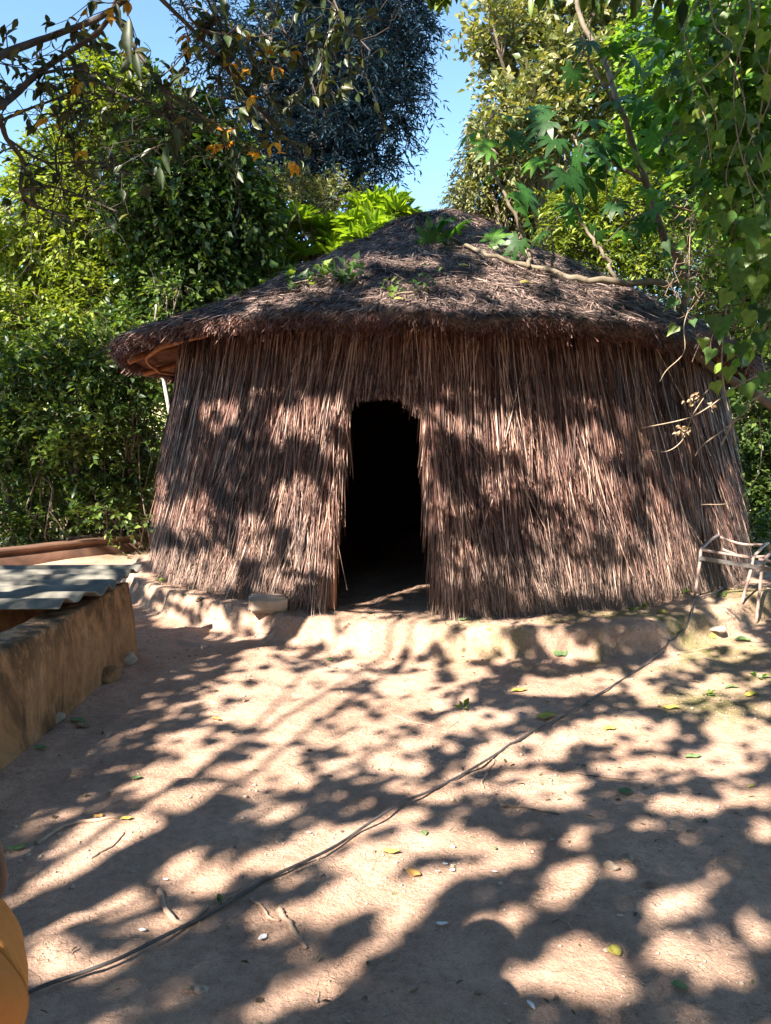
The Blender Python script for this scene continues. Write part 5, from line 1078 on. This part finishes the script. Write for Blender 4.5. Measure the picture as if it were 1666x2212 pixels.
E = [(0, 1), (1, 2), (2, 3), (3, 4), (4, 5), (5, 6), (0, 7), (7, 8), (8, 9), (9, 10), (0, 11), (11, 12), (12, 13), (13, 14), (3, 15), (15, 16), (16, 17), (17, 18), (3, 19), (19, 20), (20, 21), (21, 22)]
R_ = [.13, .12, .14, .10, .055, .085, .075, .085, .055, .04, .035, .085, .055, .04, .035, .055, .042, .03, .028, .055, .042, .03, .028]
def fingers(Vl, El, Rl, wi, fwd, side):
    """five unequal curled fingers rooted in the palm"""
    w0 = np.array(Vl[wi]); fwd = nrm(np.array(fwd, float)); side = nrm(np.array(side, float)); dn = nrm(np.cross(fwd, side))
    for j, L in enumerate((.062, .075, .080, .074, .055)):
        if j == 0: a = w0 + side * .030; b_ = a + side * .022 + fwd * .03; c_ = b_ + fwd * .03 - side * .002
        else: a = w0 + fwd * .045 + side * (.030 - .019 * j + .0); b_ = a + fwd * L * .5 + dn * .008; c_ = b_ + fwd * L * .35 + dn * .025
        k = len(Vl); Vl += [tuple(a), tuple(b_), tuple(c_)]; El += [(wi, k), (k, k + 1), (k + 1, k + 2)]; Rl += [.010, .0085, .007]
fingers(V, E, R_, 18, (-.6, .6, -.4), (.2, .6, .6)); fingers(V, E, R_, 22, (0, .25, -1), (.1, .9, .2))
body = skin_mesh('body', V, E, R_, M_SKIN, person)
def loft(name, rings, mat, parent, sub=True):
    """rings: (cx, cy, z, rx, ry)"""
    w_ = MB(); k = 40; a = np.linspace(0, 2 * math.pi, k, endpoint=False); rows = []; rings = spline(np.array(rings, float), 6 * len(rings))
    for (cx, cy, z, rx, ry) in rings:
        fold = 1 + .032 * np.sin(a * 5 + z * 9) + .022 * np.sin(a * 9 + z * 17) + .012 * np.sin(a * 17 - z * 40); rows.append(np.stack([cx + rx * np.cos(a) * fold, cy + ry * np.sin(a) * fold, z + 0 * a], -1))
    R3 = np.array(rows); R3 = np.concatenate([R3, R3[:, :1]], 1); R3 = R3 + np.array(parent_world(parent)); w_.grid(R3); o = w_.build(name, mat, parent, smooth=True); s2 = o.modifiers.new('t', 'SOLIDIFY'); s2.thickness = .006; return o
loft('shirt', [(.03, .01, .80, .205, .165), (.04, .01, .84, .232, .18), (.042, .01, .90, .240, .185), (.03, .01, .96, .222, .18), (.01, .01, 1.02, .195, .165), (0, 0, 1.12, .185, .145), (0, 0, 1.20, .20, .145), (0, 0, 1.28, .20, .13), (0, 0, 1.33, .14, .10), (0, 0, 1.36, .08, .075), (0, 0, 1.38, .066, .066)], M_SHIRT, person)
loft('shirt_sleeve', [(.212, -.022, 1.10, .052, .058), (.208, -.02, 1.18, .056, .064), (.19, -.01, 1.25, .065, .07), (.15, -.0, 1.30, .06, .06)], M_TROUS, person); loft('shirt_sleeve', [(-.25, -.01, 1.06, .06, .06), (-.22, -.01, 1.15, .062, .066), (-.18, -.01, 1.24, .066, .07), (-.14, 0, 1.30, .06, .06)], M_TROUS, person)
loft('trousers', [(.01, 0, .94, .15, .12), (.015, 0, .86, .205, .145), (.01, 0, .80, .20, .14), (.0, 0, .76, .19, .13)], M_TROUS, person)
for s_ in (-1, 1): loft('trouser_leg', [(.10 * s_, 0, .80, .105, .12), (.10 * s_, .01, .6, .09, .10), (.10 * s_, .02, .45, .08, .085), (.10 * s_, -.01, .2, .07, .075), (.10 * s_, -.02, .07, .065, .075)], M_TROUS, person)
for s_ in (-1, 1):
    w_ = MB(); a0 = np.array([px0, py0, float(hz(px0, py0))]); w_.box(a0 + [.10 * s_, .055, .035], (.09, .26, .07), bev=.03); w_.build('shoe', M_TROUS, person, smooth=True)
# head details: face looks away from the camera towards the hut
w_ = MB(); u = np.linspace(0, math.pi * .62, 10); v = np.linspace(0, 2 * math.pi, 20); Uu, Vv_ = np.meshgrid(u, v, indexing='ij')
H3 = np.stack([.098 * np.sin(Uu) * np.cos(Vv_), .108 * np.sin(Uu) * np.sin(Vv_) - .018, .105 * np.cos(Uu) + .02 - .04 * (np.sin(Vv_) < -.2) * (Uu > 1.2)], -1) + np.array([0, .012, 1.48]) + a0 - [0, 0, 0]; w_.grid(H3); w_.build('hair', M_HAIR, person, smooth=True)
w_ = MB(); w_.tube(np.array([[0, .095, 1.495], [0, .118, 1.465], [0, .10, 1.45]]) + a0, [.010, .016, .012], 8); w_.build('nose', M_SKIN, person, smooth=True)
M_EYE = simple_mat('eye', (.6, .6, .58), (.7, .7, .68), 5, .3, 0)
for s_ in (-1, 1):
    w_ = MB(); w_.tube(np.array([[.034 * s_ - .012, .090, 1.50], [.034 * s_, .096, 1.50], [.034 * s_ + .012, .090, 1.50]]) + a0, [.004, .008, .004], 8); w_.build('eye', M_EYE, person, smooth=True)
    w_ = MB(); w_.tube(np.array([[.086 * s_, 0, 1.51], [.098 * s_, -.01, 1.49], [.09 * s_, 0, 1.45]]) + a0, [.010, .014, .008], 8); w_.build('ear', M_SKIN, person, smooth=True)
w_ = MB(); w_.tube(np.array([[-.028, .085, 1.425], [0, .096, 1.423], [.028, .085, 1.425]]) + a0, [.004, .009, .004], 8); w_.build('mouth', M_SKIN, person, smooth=True)
